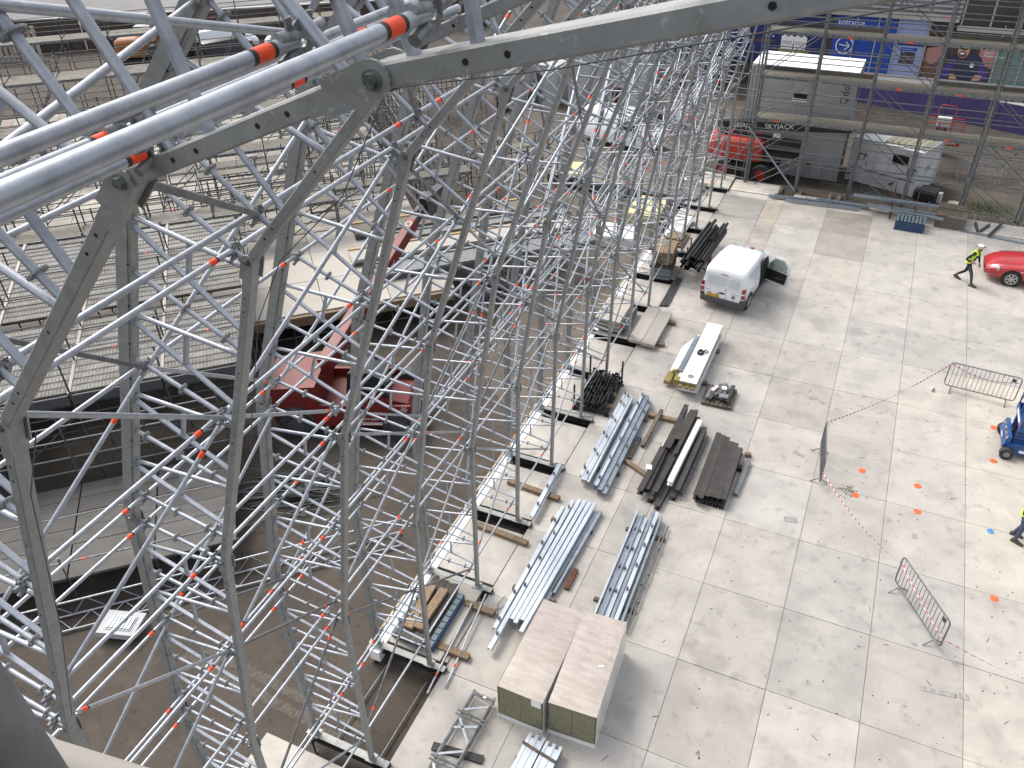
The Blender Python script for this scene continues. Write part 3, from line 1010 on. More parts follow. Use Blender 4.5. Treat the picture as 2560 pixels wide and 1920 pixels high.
for i in range(6):
    x = -2.49 + i * .148
    part("beam", run(i_prof(.152, .20), (x + .01, 17.2 + RND.uniform(-.08, .08) + .02 * i, .15 + RND.uniform(0, .025)), (x - .01, 20.1 + RND.uniform(-.12, .12) - (.06 * i if i > 2 else 0), .15 + RND.uniform(0, .025))), darkbeam, s)
for i in range(5):
    x = -2.43 + i * .17
    part("beam", run(i_prof(.14, .145), (x, 17.3, .0), (x, 19.95, .0)), darkbeam, s)
part("bearer", MB().box(-2.55, -1.55, 19.05, 19.22, 0, .145), blacksteel, s)
single("pale_rail", run(u_prof(.13, .11), (-1.49, 17.95, .02), (-1.42, 19.55, .02)).box(-1.56, -1.45, 18.2, 18.25, 0, .02), oldgalv, "pale channel rail lying right of the neat beam stack", "rail")
single("wood_block", MB().rbox((-1.50, 19.85, .06), (.17, .12, .12), .3), timber, "small timber block beyond the pale channel rail", "block")
for q, (a, b, w, lab) in enumerate((((-4.82, 20.58, .07), (-3.30, 20.62, .07), .16, "squared timber crossing under the far ends of the dark beams"),
                                    ((-4.95, 18.22, .05), (-3.95, 17.72, .05), .15, "flat timber running from the wide purlin stack to the untidy dark beams"),
                                    ((-4.55, 18.98, .08), (-4.47, 20.78, .2), .12, "worn pole-like timber leaning on another timber between purlins and dark beams"))):
    single("timber_bearer", MB().bar(a, b, w, .12, ch=.01), timber if q != 2 else timberdk, lab, "timber", group="timber bearers on the floor")

# white roof panels
s = thing("panel_stack", "stack of white foam-cored roof panels, the longest one on top", "panel stack")
part("long_panel", MB().box(-4.27, -3.70, 22.07, 26.0, .575, .60), white, s)
part("panel_core", MB().box(-4.26, -3.71, 22.09, 25.98, .455, .573), foam, s)
for q in range(3):
    part("rib_end", MB().box(-4.27 + .2 * q, -4.13 + .2 * q, 21.98, 22.4, .37, .45), foam, s)
part("short_panel", MB().hexa([(-4.80, 22.9, .30), (-4.40, 22.75, .30), (-4.40, 24.6, .30), (-4.80, 24.4, .30), (-4.72, 22.9, .44), (-4.50, 22.78, .56), (-4.47, 24.85, .56), (-4.68, 24.5, .44)]), white, s)
part("panel_core", MB().hexa([(-4.72, 22.82, .34), (-4.46, 22.70, .34), (-4.44, 22.9, .34), (-4.70, 22.9, .34), (-4.68, 22.82, .43), (-4.52, 22.70, .53), (-4.50, 22.9, .53), (-4.66, 22.9, .43)]).box(-4.85, -4.62, 22.35, 22.9, .12, .26).box(-4.52, -4.30, 22.3, 23.0, .2, .42), foam, s)
part("flashing", MB().bar((-4.43, 22.75, .50), (-4.40, 25.1, .50), .10, .02).bar((-4.34, 22.75, .52), (-4.31, 25.2, .52), .03, .03), purlin_dk, s)
part("short_panel", MB().box(-4.42, -4.28, 22.5, 25.3, .30, .44), white, s)
part("under_panel", MB().box(-4.3, -3.66, 22.2, 25.8, .12, .33), cabwhite, s)
part("bearer", MB().box(-4.7, -3.5, 22.9, 23.05, 0, .115).box(-4.5, -3.55, 25.0, 25.15, 0, .115), timberdk, s)
m = MB()
for q in range(4):
    m.pipe([(-4.02 + .11 * math.cos(t * .5) * (1 - .1 * q), 23.9 + .13 * math.sin(t * .5), .62 + .018 * q) for t in range(13)], .016, 5, closed=False)
m.pipe([(-3.98, 24.0, .63), (-3.86, 24.12, .65), (-3.78, 24.02, .64), (-3.84, 23.92, .66), (-3.95, 23.96, .68)], .02, 5)
single("cable_coil", m, black, "black coiled cable lying on the long white panel", "cable")
m = MB()
m.ring((-3.98, 22.42, .606), (0, 0, 1), .105, .02, .008, 18)
single("cutting_disc", m, midgrey, "grey round cutting disc lying at the near end of the long white panel", "disc")

# pallet of steel offcuts
s = thing("pallet", "brown pallet under short steel and timber offcuts", "pallet", (-2.96, 22.4, 0), rad(2))
for y in (-.48, 0, .46):
    part("runner", MB().box(-.5, .5, y - .05, y + .05, 0, .09), timberdk, s)
for q in range(7):
    part("board", MB().box(-.5 + .145 * q, -.5 + .145 * q + .12, -.55, .55, .092, .115), timberdk, s)
for q, (x, y, l, w, h, z, a, mt, lb) in enumerate((
        (-.34, -.05, .62, .10, .09, .12, 85, midgrey, "left grey offcut on the pallet"), (-.2, -.1, .7, .13, .13, .12, 80, dkgrey, "dark offcut under the pale scraps on the pallet"), (-.06, .1, .8, .13, .13, .12, 88, oldgalv, "grey beam offcut in the middle of the pallet"),
        (.12, .02, .8, .16, .16, .12, 84, oldgalv, "broad grey beam offcut right of the pallet middle"), (.33, .05, .95, .13, .16, .12, 86, darkbeam, "long dark beam offcut at the right side of the pallet"), (-.05, -.12, .35, .12, .05, .27, 60, timberdk, "brown timber scrap lying across the pallet load"),
        (-.2, .12, .35, .13, .04, .26, 70, cabwhite, "pale plate lying left on the pallet load"), (.1, .18, .16, .18, .05, .30, 10, white, "small white plate on top of the pallet load"), (.16, -.25, .3, .2, .05, .29, 5, midgrey, "flat grey plate near the front of the pallet load"), (.08, .35, .18, .1, .08, .30, 40, midgrey, "short grey stub at the back of the pallet load"))):
    m = MB()
    a = rad(a)
    dx, dy = math.cos(a) * l / 2, math.sin(a) * l / 2
    if h > .08:
        run(i_prof(w, h), (x - dx, y - dy, z), (x + dx, y + dy, z), 0, m)
    else:
        m.bar((x - dx, y - dy, z + h / 2), (x + dx, y + dy, z + h / 2), w, h)
    mm = Matrix.Rotation(rad(2), 4, 'Z')
    single("steel_offcut", m, mt, lb, "offcut", (-2.96, 22.4, 0), rad(2), group="offcuts on the pallet")

# concrete planks
for q, (x0, x1, lab) in enumerate(((-6.73, -6.262, "left one of two concrete planks lying on bearers"), (-6.245, -5.75, "right one of two concrete planks lying on bearers"))):
    single("concrete_plank", MB().box(x0, x1, 24.35 - .06 * q, 26.85 - .12 * q, .13, .25), slabdk_m if 0 else terr_m, lab, "concrete plank", group="concrete planks on bearers")
for q, (y, x1) in enumerate(((24.72, -5.48), (26.3, -5.5))):
    single("timber_bearer", MB().box(-6.6, x1, y - .08, y + .08, 0, .125), timberdk, ["dark bearer under the near end of the two concrete planks", "dark bearer under the far end of the two concrete planks"][q], "timber", group="timber bearers on the floor")
s = thing("plank_stack", "stack of pale concrete planks over dark slats behind the tenth frame", "plank stack")
for q in range(3):
    z = .50 - .17 * q
    part("plank", MB().box(-8.18, -7.72, 24.75, 26.62, z, z + .11), terr_m, s)
    part("plank", MB().box(-7.71, -7.22, 24.70 + .02 * q, 26.58, z, z + .11), terr_m, s)
    part("slat", MB().box(-8.2, -7.2, 25.0, 25.1, z - .055, z - .003).box(-8.2, -7.2, 26.2, 26.3, z - .055, z - .003), timberdk, s)
part("trestle", MB().box(-7.15, -7.05, 24.9, 26.5, .1, .3).box(-8.2, -7.0, 25.6, 25.7, .03, .10), oldgalv, s)
for q in range(4):
    single("dark_tube", MB().tube((-6.40 + .085 * q, 27.4 + .03 * q, .04), (-6.44 + .085 * q, 29.85, .04), .038, 10), oldgalv2,
           ["leftmost of four dark tubes lying side by side near the floor recess", "second from left of four dark tubes lying side by side", "third from left of four dark tubes lying side by side", "rightmost of four dark tubes lying side by side"][q], "tube", group="four dark tubes on the floor")

# basket of black jacks
s = thing("jack_basket", "black steel basket with tall corner posts, full of black jacks", "basket", (-6.68, 20.93, 0), rad(3))
part("base", MB().box(-.58, .58, -.92, -.86, .03, .12).box(-.58, .58, .86, .92, .03, .12).box(-.58, -.52, -.86, .86, .03, .12).box(.52, .58, -.86, .86, .03, .12).box(-.52, .52, -.3, -.22, .03, .1).box(-.52, .52, .25, .33, .03, .1), blacksteel, s)
for (x, y, h) in ((-.56, -.9, .98), (-.56, .9, .98), (.56, .9, .98), (.56, -.9, .25)):
    part("corner_post", MB().tube((x, y, .0), (x, y, h), .032, 8).box(x - .07, x + .07, y - .07, y + .07, 0, .02).ring((x, y, .14), (0, 0, 1), .06, .03, .03, 8), blacksteel, s)
for (x, y) in ((-.60, .35), (-.45, -.05), (-.5, .85), (.5, .1), (.55, -.55)):
    part("wood_pad", MB().rbox((x, y, .15), (.18, .2, .05), .2), timber, s)
jk = MB().tube((0, -.36, 0), (0, .30, 0), .021, 7).rbox((0, .32, 0), (.11, .012, .11)).tube((0, -.05, 0), (0, .03, 0), .036, 7).bar((-.08, 0, .012), (.08, 0, .012), .02, .02)
JK = jk.mesh("jack", black)
q = 0
for lay in range(4):
    for j in range(3):
        for i in range(9):
            o = link("jack", JK, s)
            o.location = (-.42 + i * .108 + RND.uniform(-.02, .02), -.56 + j * .58 + RND.uniform(-.07, .07), .15 + lay * .085 + RND.uniform(-.01, .01))
            o.rotation_euler = (RND.uniform(-.05, .05), RND.uniform(0, 3), RND.uniform(-.08, .08) + (math.pi if RND.random() < .4 else 0))

# rack of black pipes
s = thing("pipe_rack", "rusty red stillage frame holding a heap of black pipes", "rack", (-5.88, 31.3, 0), rad(4))
for x in (-.45, .45):
    for y in (-.45, .45):
        part("post", MB().bar((x, y, .03), (x, y, 1.0), .05, .05, up=(0, 1, 0)).box(x - .08, x + .08, y - .08, y + .08, 0, .03), rust, s)
    part("side_rail", MB().bar((x, -.45, .35), (x, .45, .35), .04, .04).bar((x, -.45, .62), (x, .45, .62), .04, .04).bar((x, -.45, .1), (x, .45, .6), .035, .035), rust, s)
for y in (-.45, .45):
    part("cross_rail", MB().bar((-.45, y, .12), (.45, y, .12), .04, .04).bar((-.45, y, .55), (.45, y, .55), .05, .05), rust, s)
for q in range(21):
    lay = q // 6
    i = q % 6
    r = RND.choice((.055, .065, .075))
    x = -6.25 + i * .145 + .06 * (lay % 2) + RND.uniform(-.02, .02)
    z = .66 + .135 * lay
    ya = 29.75 + RND.uniform(-.25, .45)
    yb = ya + RND.uniform(3.2, 4.1)
    dz = RND.uniform(-.05, .06)
    m = MB().tube((x, ya, z), (x + .22, yb, z + dz), r, 10, caps=False)
    m.tube((x + .22, yb, z + dz), (x, ya, z), r * .82, 10, caps=False)
    single("black_pipe", m, black, "black pipe on the rusty rack, %s in the %s layer of the heap" % (("leftmost", "second from left", "third from left", "third from right", "second from right", "rightmost")[i], ("bottom", "second", "third", "top")[lay]), "pipe", group="black pipes heaped on the rack")
m = MB()
for q in range(3):
    m.ring((-5.48 + .05 * q, 31.9 + .1 * q, 1.02 + .03 * q), (.3, .2, 1), .16, .11, .07, 12)
single("hose_coil", m, black, "black hose coil hanging at the right end of the pipe heap", "hose")

# timber stack
s = thing("timber_stack", "tall stack of brown boards on dark and grey layers behind the black pipes", "timber stack", (-7.08, 30.2, 0), rad(5))
for q in range(5):
    part("grey_layer", MB().box(-.42 + RND.uniform(-.02, .02), .40, -.75, .75, .05 + .1 * q, .05 + .1 * q + .085), bluegrey if q % 2 else midgrey, s)
part("dark_layer", MB().box(-.46, .46, -.8, .8, .56, .68), blacksteel, s)
for q in range(6):
    for i in range(2):
        part("board", MB().box(-.40 + .41 * i, -.002 + .41 * i, -.62 + RND.uniform(-.03, .03), .62, .70 + .085 * q, .70 + .085 * q + .075), timber if q > 3 or i else timberdk, s)
single("stacked_boards", MB().box(-7.9, -6.9, 32.6, 33.9, .05, .12).box(-7.8, -7.0, 32.7, 33.8, .12, .2).box(-7.7, -7.05, 32.8, 33.6, .2, .3), timber, "low pile of pale boards behind the pipe rack under the frames", "board pile")
single("grey_panel_pile", MB().box(-7.95, -7.3, 33.2, 35.6, .06, .16).box(-7.85, -7.1, 33.4, 35.5, .16, .24), cabwhite, "flat pile of pale panels between the far frame feet", "panel pile")

# dark slat pile with timbers on top
s = thing("slat_pile", "pile of dark brown ribbed slats beside the two loose tubes", "slat pile")
for q in range(5):
    x = -7.80 + q * .148
    part("slat", run([(-.073, 0), (.073, 0), (.073, .05), (.04, .05), (.03, .06), (.0, .06), (-.01, .05), (-.073, .05)], (x, 9.78 + RND.uniform(-.05, .05), .30), (x + .02, 11.74 + RND.uniform(-.06, .06), .30)), darkbeam, s)
    part("slat", MB().box(x - .07, x + .07, 9.82, 11.70, .16, .295), darkbeam, s)
for q in range(9):
    part("teal_block", MB().box(-7.03, -6.90, 9.86 + .19 * q, 9.86 + .19 * q + .165, .10, .29), bluegrey, s)
    if q % 2 == 0 and q < 8:
        part("teal_block", MB().box(-7.99, -7.90, 9.86 + .19 * q, 9.86 + .19 * q + .3, .10, .28), bluegrey, s)
part("blue_side", MB().box(-6.90, -6.875, 9.86, 11.52, .02, .26), bluewood, s)
part("skirt", MB().box(-8.0, -6.62, 9.72, 12.05, .0, .095), terr_m, s)
for q, (x, y, l, a, lab) in enumerate(((-7.66, 10.7, 1.35, 4, "left weathered timber lying on the dark slat pile"), (-7.38, 10.75, 1.3, -1, "right weathered timber lying on the dark slat pile"))):
    single("timber_plank", MB().rbox((0, 0, .415), (.22, l, .10), 0), timber, lab, "timber", (x, y, 0), rad(a), group="timbers on the slat pile")
for q, (x0, x1, y, lab) in enumerate(((-6.9, -6.04, 10.08, "near bearer timber beside the two loose tubes"), (-6.82, -6.03, 11.46, "far bearer timber under the ends of the two loose tubes"))):
    single("timber_bearer", MB().box(x0, x1, y - .085, y + .085, .002, .07).box(x0, x1, y - .09, y + .08, .073, .145), timber, lab, "timber", group="timber bearers on the floor")
for q, (a, b, tg, lab) in enumerate((((-6.64, 11.45, .17), (-6.48, 8.98, .10), .83, "loose tube left, lying over the two bearer timbers"), ((-6.45, 11.86, .17), (-6.2, 9.3, .05), .80, "loose tube right, its orange tagged end on the concrete"))):
    r = thing("loose_tube", lab, "tube", a, group="loose brace tubes on the floor")
    b2 = Vector(b) - Vector(a)
    brace(r, Vector((0, 0, 0)), b2, tg)
    part("end_clip", MB().bar(b2, b2 + b2.normalized() * .12, .05, .02), node_m, r)
m = MB().pipe([(-6.4, 11.3, .05), (-6.2, 11.5, .02), (-5.95, 11.75, .02), (-5.9, 11.95, .02), (-6.05, 12.1, .02), (-6.1, 11.8, .02), (-5.85, 11.2, .02), (-5.7, 11.3, .02)], .006, 5)
single("thin_cable", m, dkgrey, "thin dark cable looping on the concrete beside the left purlins", "cable")
# long tubes on the pit floor
for q, (x, lab) in enumerate(((-6.85, "pale tube on the pit floor, nearer the slab edge"), (-7.95, "pale tube on the pit floor, farther from the slab edge"), (-6.50, "pale tube lying tight against the slab edge in the pit"))):
    tag(tubeobj("pit_tube", (x, 7.15, -.42), (x + .02, 9.4, -.42), .022, oldgalv, None), lab, "tube", "tubes on the pit floor")

# lattice beam on bearers
s = thing("lattice_beam", "grey scaffold lattice beam lying on a black timber near the bottom edge", "lattice beam", (-5.0, 9.25, 0), rad(-2))
W = .50
for x in (-W, 0):
    tubeobj("chord", (x, 0.05, .19), (x, -3.4, .19), .028, oldgalv, s)
    tubeobj("chord", (x, 0.0, .07), (x, -3.4, .07), .024, oldgalv, s)
for q, y in enumerate((-.55, -1.68, -2.8)):
    for dy in (0, .09):
        tubeobj("cross_tube", (-W - .1, y - dy, .21), (.1, y - dy, .21), .024, oldgalv, s)
    r = link("rosette", ROS[True], s)
    r.location = (-W / 2, y - .05, .21)
    r.rotation_euler = (0, math.pi / 2, 0)
    part("flat_diagonal", MB().bar((-W, y + .06, .20), (0, y + .36, .20), .05, .012), rect_m, s)
    part("flat_diagonal", MB().bar((-W, y - .12, .20), (0, y - .62, .20), .05, .012).bar((0, y - .16, .2), (-W, y - .40, .2), .05, .012), rect_m, s)
part("end_frame", MB().bar((-W - .02, -.02, .2), (.04, -.02, .2), .05, .05).bar((-W, -.06, .2), (.02, -.10, .2), .03, .03).bar((0, -.1, .2), (.09, -.2, .18), .05, .02), oldgalv, s)
part("paper_tag", MB().rbox((-.2, -.04, .228), (.07, .05, .004)), printwhite, s)
single("timber_bearer", MB().bar((-5.78, 7.84, .035), (-4.66, 7.99, .035), .17, .07), blacksteel, "black timber under the grey lattice beam", "timber", group="timber bearers on the floor")

# ------------------------------------------------------------------ barriers, tape, floor discs
def barrier(name, label, a, b, group="crowd barriers on the floor"):
    """a crowd barrier standing from a to b (its two bottom corners)"""
    a, b = Vector((*a, 0)), Vector((*b, 0))
    L = (b - a).length
    r = thing(name, label, "barrier", a, math.atan2(b.y - a.y, b.x - a.x), group)
    h0, h1, c = .17, 1.06, .10
    pts = []
    for (cx, cz, t0) in ((c, h0 + c, 180), (L - c, h0 + c, 270), (L - c, h1 - c, 0), (c, h1 - c, 90)):
        for k in range(4):
            t = rad(t0 + 30 * k)
            pts.append((cx + c * math.cos(t), 0, cz + c * math.sin(t)))
    part("frame", MB().pipe(pts, .019, 8, closed=True), oldgalv, r)
    n = 15
    for k in range(n):
        x = .13 + (L - .26) * k / (n - 1)
        tubeobj("bar", (x, 0, h0), (x, 0, h1), .008, oldgalv, r, 6)
    for x in (.22, L - .22):
        part("foot", MB().pipe([(x, -.24, .0), (x, -.22, .03), (x, 0, h0), (x, .22, .03), (x, .24, 0)], .017, 6), oldgalv, r)
    part("plate", MB().box(L - .26, L - .15, -.012, .012, h1 - .2, h1 - .08), dkgrey, r)
    for z in (.4, .82):
        part("hook", MB().ring((-.02, 0, z), (0, 0, 1), .03, .016, .012, 8), oldgalv, r)
    return r


barrier("crowd_barrier", "steel crowd barrier beside the blue lift, with tape tied on", (3.75, 25.83), (5.82, 25.68))
barrier("crowd_barrier", "steel crowd barrier seen almost end-on in the middle of the floor", (.63, 19.28), (.43, 21.1))
barrier("crowd_barrier", "steel crowd barrier lowest in the view, taped along its length", (2.84, 16.35), (3.92, 14.65))


def tape(label, pts, w=.05):
    m = MB()
    seg = .085
    P = [Vector(p) for p in pts]
    tot = sum((P[i + 1] - P[i]).length for i in range(len(P) - 1))
    n = int(tot / seg)
    prev, k = None, 0
    for q in range(n + 1):
        s = tot * q / n
        i = 0
        while i < len(P) - 2 and s > (P[i + 1] - P[i]).length:
            s -= (P[i + 1] - P[i]).length
            i += 1
        p = P[i] + (P[i + 1] - P[i]).normalized() * s
        f = q / n
        p = p - Vector((0, 0, .22 * math.sin(math.pi * f)))
        tw = q * .10
        o = Vector((0, math.cos(tw) * .35, math.sin(tw) * .6 + .7)).normalized() * w / 2
        if prev is not None:
            a, b = prev
            m.add([a, p - o, p + o, b], [(0, 1, 2, 3)], q % 2)
        prev = (p - o, p + o)
    return single("warning_tape", m, [tape_w, tape_r], label, "tape", group="red and white warning tape")


tape("red and white tape from the end-on barrier to the barrier by the lift", [(.43, 21.05, 1.03), (3.78, 25.83, 1.0)])
tape("red and white tape stretched along the barrier by the lift", [(3.80, 25.86, .98), (5.85, 25.74, .85)], .035)
tape("red and white tape from the end-on barrier down to the lowest barrier", [(.63, 19.25, .62), (2.85, 16.33, .75)])
tape("red and white tape from the lowest barrier to the right edge", [(2.86, 16.3, .8), (3.90, 14.65, .7), (5.6, 13.9, .75)])
tape("short tape tail hanging from the barrier by the lift", [(3.80, 25.8, .95), (3.72, 25.7, .1)], .06)
m = MB().ring((0, 0, .06), (.5, -.8, .3), .075, .05, .06, 14)
m.ring((0, 0, .06), (.5, -.8, .3), .052, .04, .062, 14, 1)
single("tape_roll", m, [tape_w, orgmach], "red and white tape roll lying on the floor by the barrier", "tape roll", (3.45, 25.55, 0))
DN = ["orange marker disc just left of the blue lift's far wheel", "orange marker disc below the blue lift's near wheel", "orange marker disc closest to the end-on barrier", "orange marker disc right of the one by the end-on barrier",
      "orange marker disc by the dirt patch near the end-on barrier's foot", "orange marker disc nearest the blue disc on its left", "orange marker disc alone right of the lowest barrier"]
dm = MB().tube((0, 0, .001), (0, 0, .012), .105, 20, r2=.09)
dm.tube((.02, .03, .012), (.02, .03, .016), .014, 8, 1)
DM = dm.mesh("marker_disc", [discor, hole_m])
for (x, y), l in zip(((5.27, 24.21), (5.23, 22.48), (1.71, 20.51), (3.23, 20.45), (1.64, 19.36), (3.27, 19.35), (5.15, 16.87)), DN):
    tag(link("marker_disc", DM, None, (x, y, .006), RND.uniform(0, 6)), l, "marker disc", "marker discs on the floor")
db = MB().tube((0, 0, .001), (0, 0, .012), .09, 20, r2=.085)
db.tube((.02, .03, .012), (.02, .03, .016), .014, 8, 1)
tag(link("marker_disc", db.mesh("blue_disc", [discbl, hole_m]), None, (5.1, 19.32, .006)), "blue marker disc near the workman's boots", "marker disc", "marker discs on the floor")
m = MB()
for q in range(120):
    x, y, r = 1.45 + RND.gauss(0, .11), 19.45 + RND.gauss(0, .14), RND.uniform(.006, .02)
    m.rbox((x, y, .008), (r * 2, r, .008), RND.uniform(0, 3))
for q in range(160):
    x, y, r = -3.0 + RND.gauss(0, .25), 22.9 + RND.gauss(0, .4), RND.uniform(.004, .012)
    m.rbox((x, y, .006), (r * 2, r, .006), RND.uniform(0, 3))
for q in range(150):
    x, y, r = -2.72 + RND.gauss(0, .15), 17.9 + RND.gauss(0, .8), RND.uniform(.004, .012)
    m.rbox((x, y, .006), (r * 2.5, r, .006), RND.uniform(0, 3))
o = part("debris", m, timberdk, None, kind="stuff")
# ------------------------------------------------------------------ facing scaffold at the far end of the floor
s = thing("facing_scaffold", "wide weathered scaffold with four board levels across the far end of the floor", "scaffold")
SX = [-5.9, -3.4, -.92, 1.58, 4.1, 6.6, 9.1]
FY, RY = 41.0, 42.05
for x in SX:
    for y in (FY, RY):
        tubeobj("standard", (x, y, -.4), (x, y, 10.6), .05, oldgalv, s)
        m = MB()
        for q in range(22):
            m.ring((x, y, .1 + .5 * q), (0, 0, 1), .075, .05, .012, 8)
        part("rosette_set", m, node_m, s, kind="stuff")
        part("jack_base", MB().box(x - .08, x + .08, y - .08, y + .08, -.44, -.40), oldgalv, s)
        if y == FY:
            tubeobj("brace_strut", (x + .10, y + .05, 0), (x + .10, y + .05, 10.2), .024, oldgalv, s, 8)
    for q, z in enumerate((1.35, 3.3, 5.3, 7.3, 9.3)):
        tubeobj("transom", (x, FY, z), (x, RY, z), .024, oldgalv, s, 8)
    for z in (4.35, 6.3, 8.3):
        if x in (SX[0], SX[-1]):
            tubeobj("transom", (x, FY, z), (x, RY, z), .024, oldgalv, s, 8)
for i in range(len(SX) - 1):
    xa, xb = SX[i], SX[i + 1]
    for y in (FY, RY):
        for z in (.1, 1.9, 2.38, 2.85, 3.85, 4.37, 5.8, 6.31, 6.68, 7.8, 8.35, 8.9, 9.8, 10.3):
            if y == RY and z in (.1, 1.9, 2.85, 6.68):
                continue
            tubeobj("guard_rail", (xa, y, z), (xb, y, z), .024, oldgalv, s, 8)
    for q, z in enumerate((3.3, 5.3, 7.3, 9.3)):
        for k in range(3):
            part("deck_board", MB().box(xa + .06, xb - .06, FY + .05 + k * .335, FY + .05 + k * .335 + .325, z - .0, z + .05), deckboard, s)
        m = MB().box(xa + .05, xb - .05, FY - .03, FY + .03, z - .09, z + .045)
        for k in range(9):
            if RND.random() < .75:
                m.box(xa + .35 + k * .22, xa + .43 + k * .22, FY - .034, FY - .0302, z - .05, z - .015, 1)
        part("fascia", m, [oldgalv, hole_m], s)
        if (i * 7 + q * 3) % 4 in (0, 1):
            part("orange_sticker", MB().box(xa + 1.0, xa + 1.25, FY - .036, FY - .0305, z - .06, z - .0), orange, s)
        if q in (1, 2) and i in (0, 3, 4, 1):
            part("toe_board", MB().box(xa + .05, xb - .05, RY - .03, RY, z + .06, z + .21), dkgrey if i == 0 else deckboard, s)
    part("lattice_rail", MB().box(xa, xb, FY - .02, FY + .02, 1.46, 1.51).box(xa, xb, FY - .02, FY + .02, 1.26, 1.30).bar((xa + .3, FY, 1.3), (xb - .3, FY, 1.46), .015, .02), oldgalv, s)
    zs = ((1.35, 3.3), (3.3, 5.3), (5.3, 7.3), (7.3, 9.3), (-.3, 1.35))
    for z0, z1 in zs:
        for y in (FY - .06, RY + .06):
            if i == 0:
                tubeobj("diagonal", (xa, y, z0), (xb, y, z1), .022, oldgalv, s, 8)
            elif i in (2, 4, 5):
                tubeobj("diagonal", (xb, y, z0), (xa, y, z1), .022, oldgalv, s, 8)
for q in range(14):
    i = RND.randrange(6)
    z = RND.choice((1.9, 3.85, 4.37, 5.8, 6.31, 7.8, 8.35))
    x = SX[i] + RND.choice((.2, 2.2))
    part("orange_tag", MB().tube((x, FY, z), (x + .09, FY, z), .027, 8), orange, s)
tag(tubeobj("raking_tube", (-6.1, 40.9, 2.9), (-3.35, 40.55, .1), .045, purlin_dk, None), "thick raking tube from the last frame down to the foot of the facing scaffold", "tube")
s = thing("corner_scaffold", "narrow cluster of scaffold standards between the last arch frame and the facing scaffold", "scaffold")
for (x, y, h) in ((-6.9, 41.0, 8.2), (-6.5, 41.6, 6.5), (-6.2, 42.1, 8.6), (-7.6, 41.4, 4.4), (-7.2, 42.2, 5.5)):
    tubeobj("standard", (x, y, -.4), (x, y, h), .028, oldgalv, s, 8)
for z in (.2, .7, 1.4, 2.0, 2.6, 3.3, 4.3, 5.3, 6.3):
    tubeobj("ledger", (-7.6, 41.2, z), (-5.9, 41.05, z), .024, oldgalv, s, 8)
    if z < 5:
        tubeobj("ledger", (-7.2, 42.2, z), (-5.9, 42.05, z), .024, oldgalv, s, 8)
for z in (0, 2, 4):
    tubeobj("diagonal", (-7.6, 41.3, z), (-6.0, 41.1, z + 1.9), .022, oldgalv, s, 8)

# sleepers and beam bundles in front of the scaffold
for q, x in enumerate((-4.5, -4.12, -3.15, -1.73, -1.3, 2.9, 7.1, 4.85)):
    single("sleeper", MB().bar((x, 40.35, -.40), (x + .03, 42.0, -.40), .16, .14), timberdk,
           ["leftmost weathered sleeper under the facing scaffold", "second weathered sleeper from the left under the facing scaffold", "sleeper beside the second scaffold foot", "sleeper left of the third scaffold foot", "sleeper right beside the third scaffold foot",
            "sleeper left of the brown crate", "sleeper right of the brown crate near the steel pieces", "sleeper behind the brown crate"][q], "sleeper", group="sleepers at the scaffold foot")
for q, (x, y) in enumerate(((1.45, 40.74), (-.95, 40.62), (3.99, 43.18), (2.95, 40.55))):
    single("concrete_pad", MB().tube((0, 0, -.5), (0, 0, -.42), .32 if q else .18, 14), terr_m, ["round pale pad under the fourth scaffold foot", "round pale pad under the third scaffold foot", "round pale pad lying in the dirt right of the black box", "small round pale pad beside the beams"][q], "pad", (x, y, 0 if q == 2 else .12), group="round concrete pads")
s = thing("beam_bundle", "long blue-grey steel beams lying along the far edge of the floor", "beam bundle", group="steel beam bundles at the far edge")
for (x0, y0, x1, y1, z, w, h) in ((-4.4, 39.5, .2, 39.85, .06, .16, .12), (-3.6, 39.35, -.2, 39.5, .06, .10, .10), (-2.2, 39.75, -.4, 39.7, .06, .14, .2)):
    part("beam", run(u_prof(w, h), (x0, y0, z), (x1, y1, z)), purlin_dk, s)
put_cleats(s, (-4.3, 39.5, 0), (-.2, 39.8, 0), .18, (.05, .12, .4, .6, .85))
s = thing("beam_bundle", "steel beams stacked in a rusty stillage beside the brown crate", "beam bundle", group="steel beam bundles at the far edge")
for j in range(4):
    part("beam", run(u_prof(.16 if j == 3 else .1, .11), (-.6 + .4 * (j < 3), 39.95 - .16 * j * .5, .62 - .0 * j) if j == 3 else (.1, 39.75 - .2 * j, .25 + .05 * j), (3.1, 39.95 - .08 * j, .62) if j == 3 else (3.1, 39.7 - .2 * j, .25 + .05 * j)), purlin_dk, s)
part("beam", run(u_prof(.11, .10), (.5, 39.05, .42), (3.35, 38.85, .42)), purlin_dk, s)
for x in (1.15, 2.15):
    part("stillage_post", MB().bar((x, 39.9, .0), (x, 39.9, 1.15), .05, .05, up=(0, 1, 0)).bar((x + .02, 39.15, .0), (x + .02, 39.15, .6), .05, .05, up=(0, 1, 0)).bar((x, 39.9, .12), (x, 39.1, .12), .05, .05), rust, s)
put_cleats(s, (-.4, 39.7, 0), (3.0, 39.72, 0), .73, (.08, .35, .62, .9))
s = thing("blue_pallet", "blue pallet stack under the beam ends at the far edge", "pallet", (2.05, 38.45, 0), rad(-2))
for q in range(4):
    for k in range(8):
        if q == 3:
            part("board", MB().box(-.6 + .155 * k, -.6 + .155 * k + .11, -.42, .42, .42, .45), bluegrey, s)
    part("layer", MB().box(-.62, .62, -.44, -.36, .1 * q, .1 * q + .085).box(-.62, .62, .36, .44, .1 * q, .1 * q + .085).box(-.62, -.52, -.36, .36, .1 * q, .1 * q + .085), bluewood, s)
s = thing("brown_crate", "worn brown plywood crate with slots beside the blue pallet", "crate", (3.7, 39.55, 0), rad(-3))
part("crate_body", MB().box(-.62, .62, -.6, .9, 0, .55), deckboard, s)
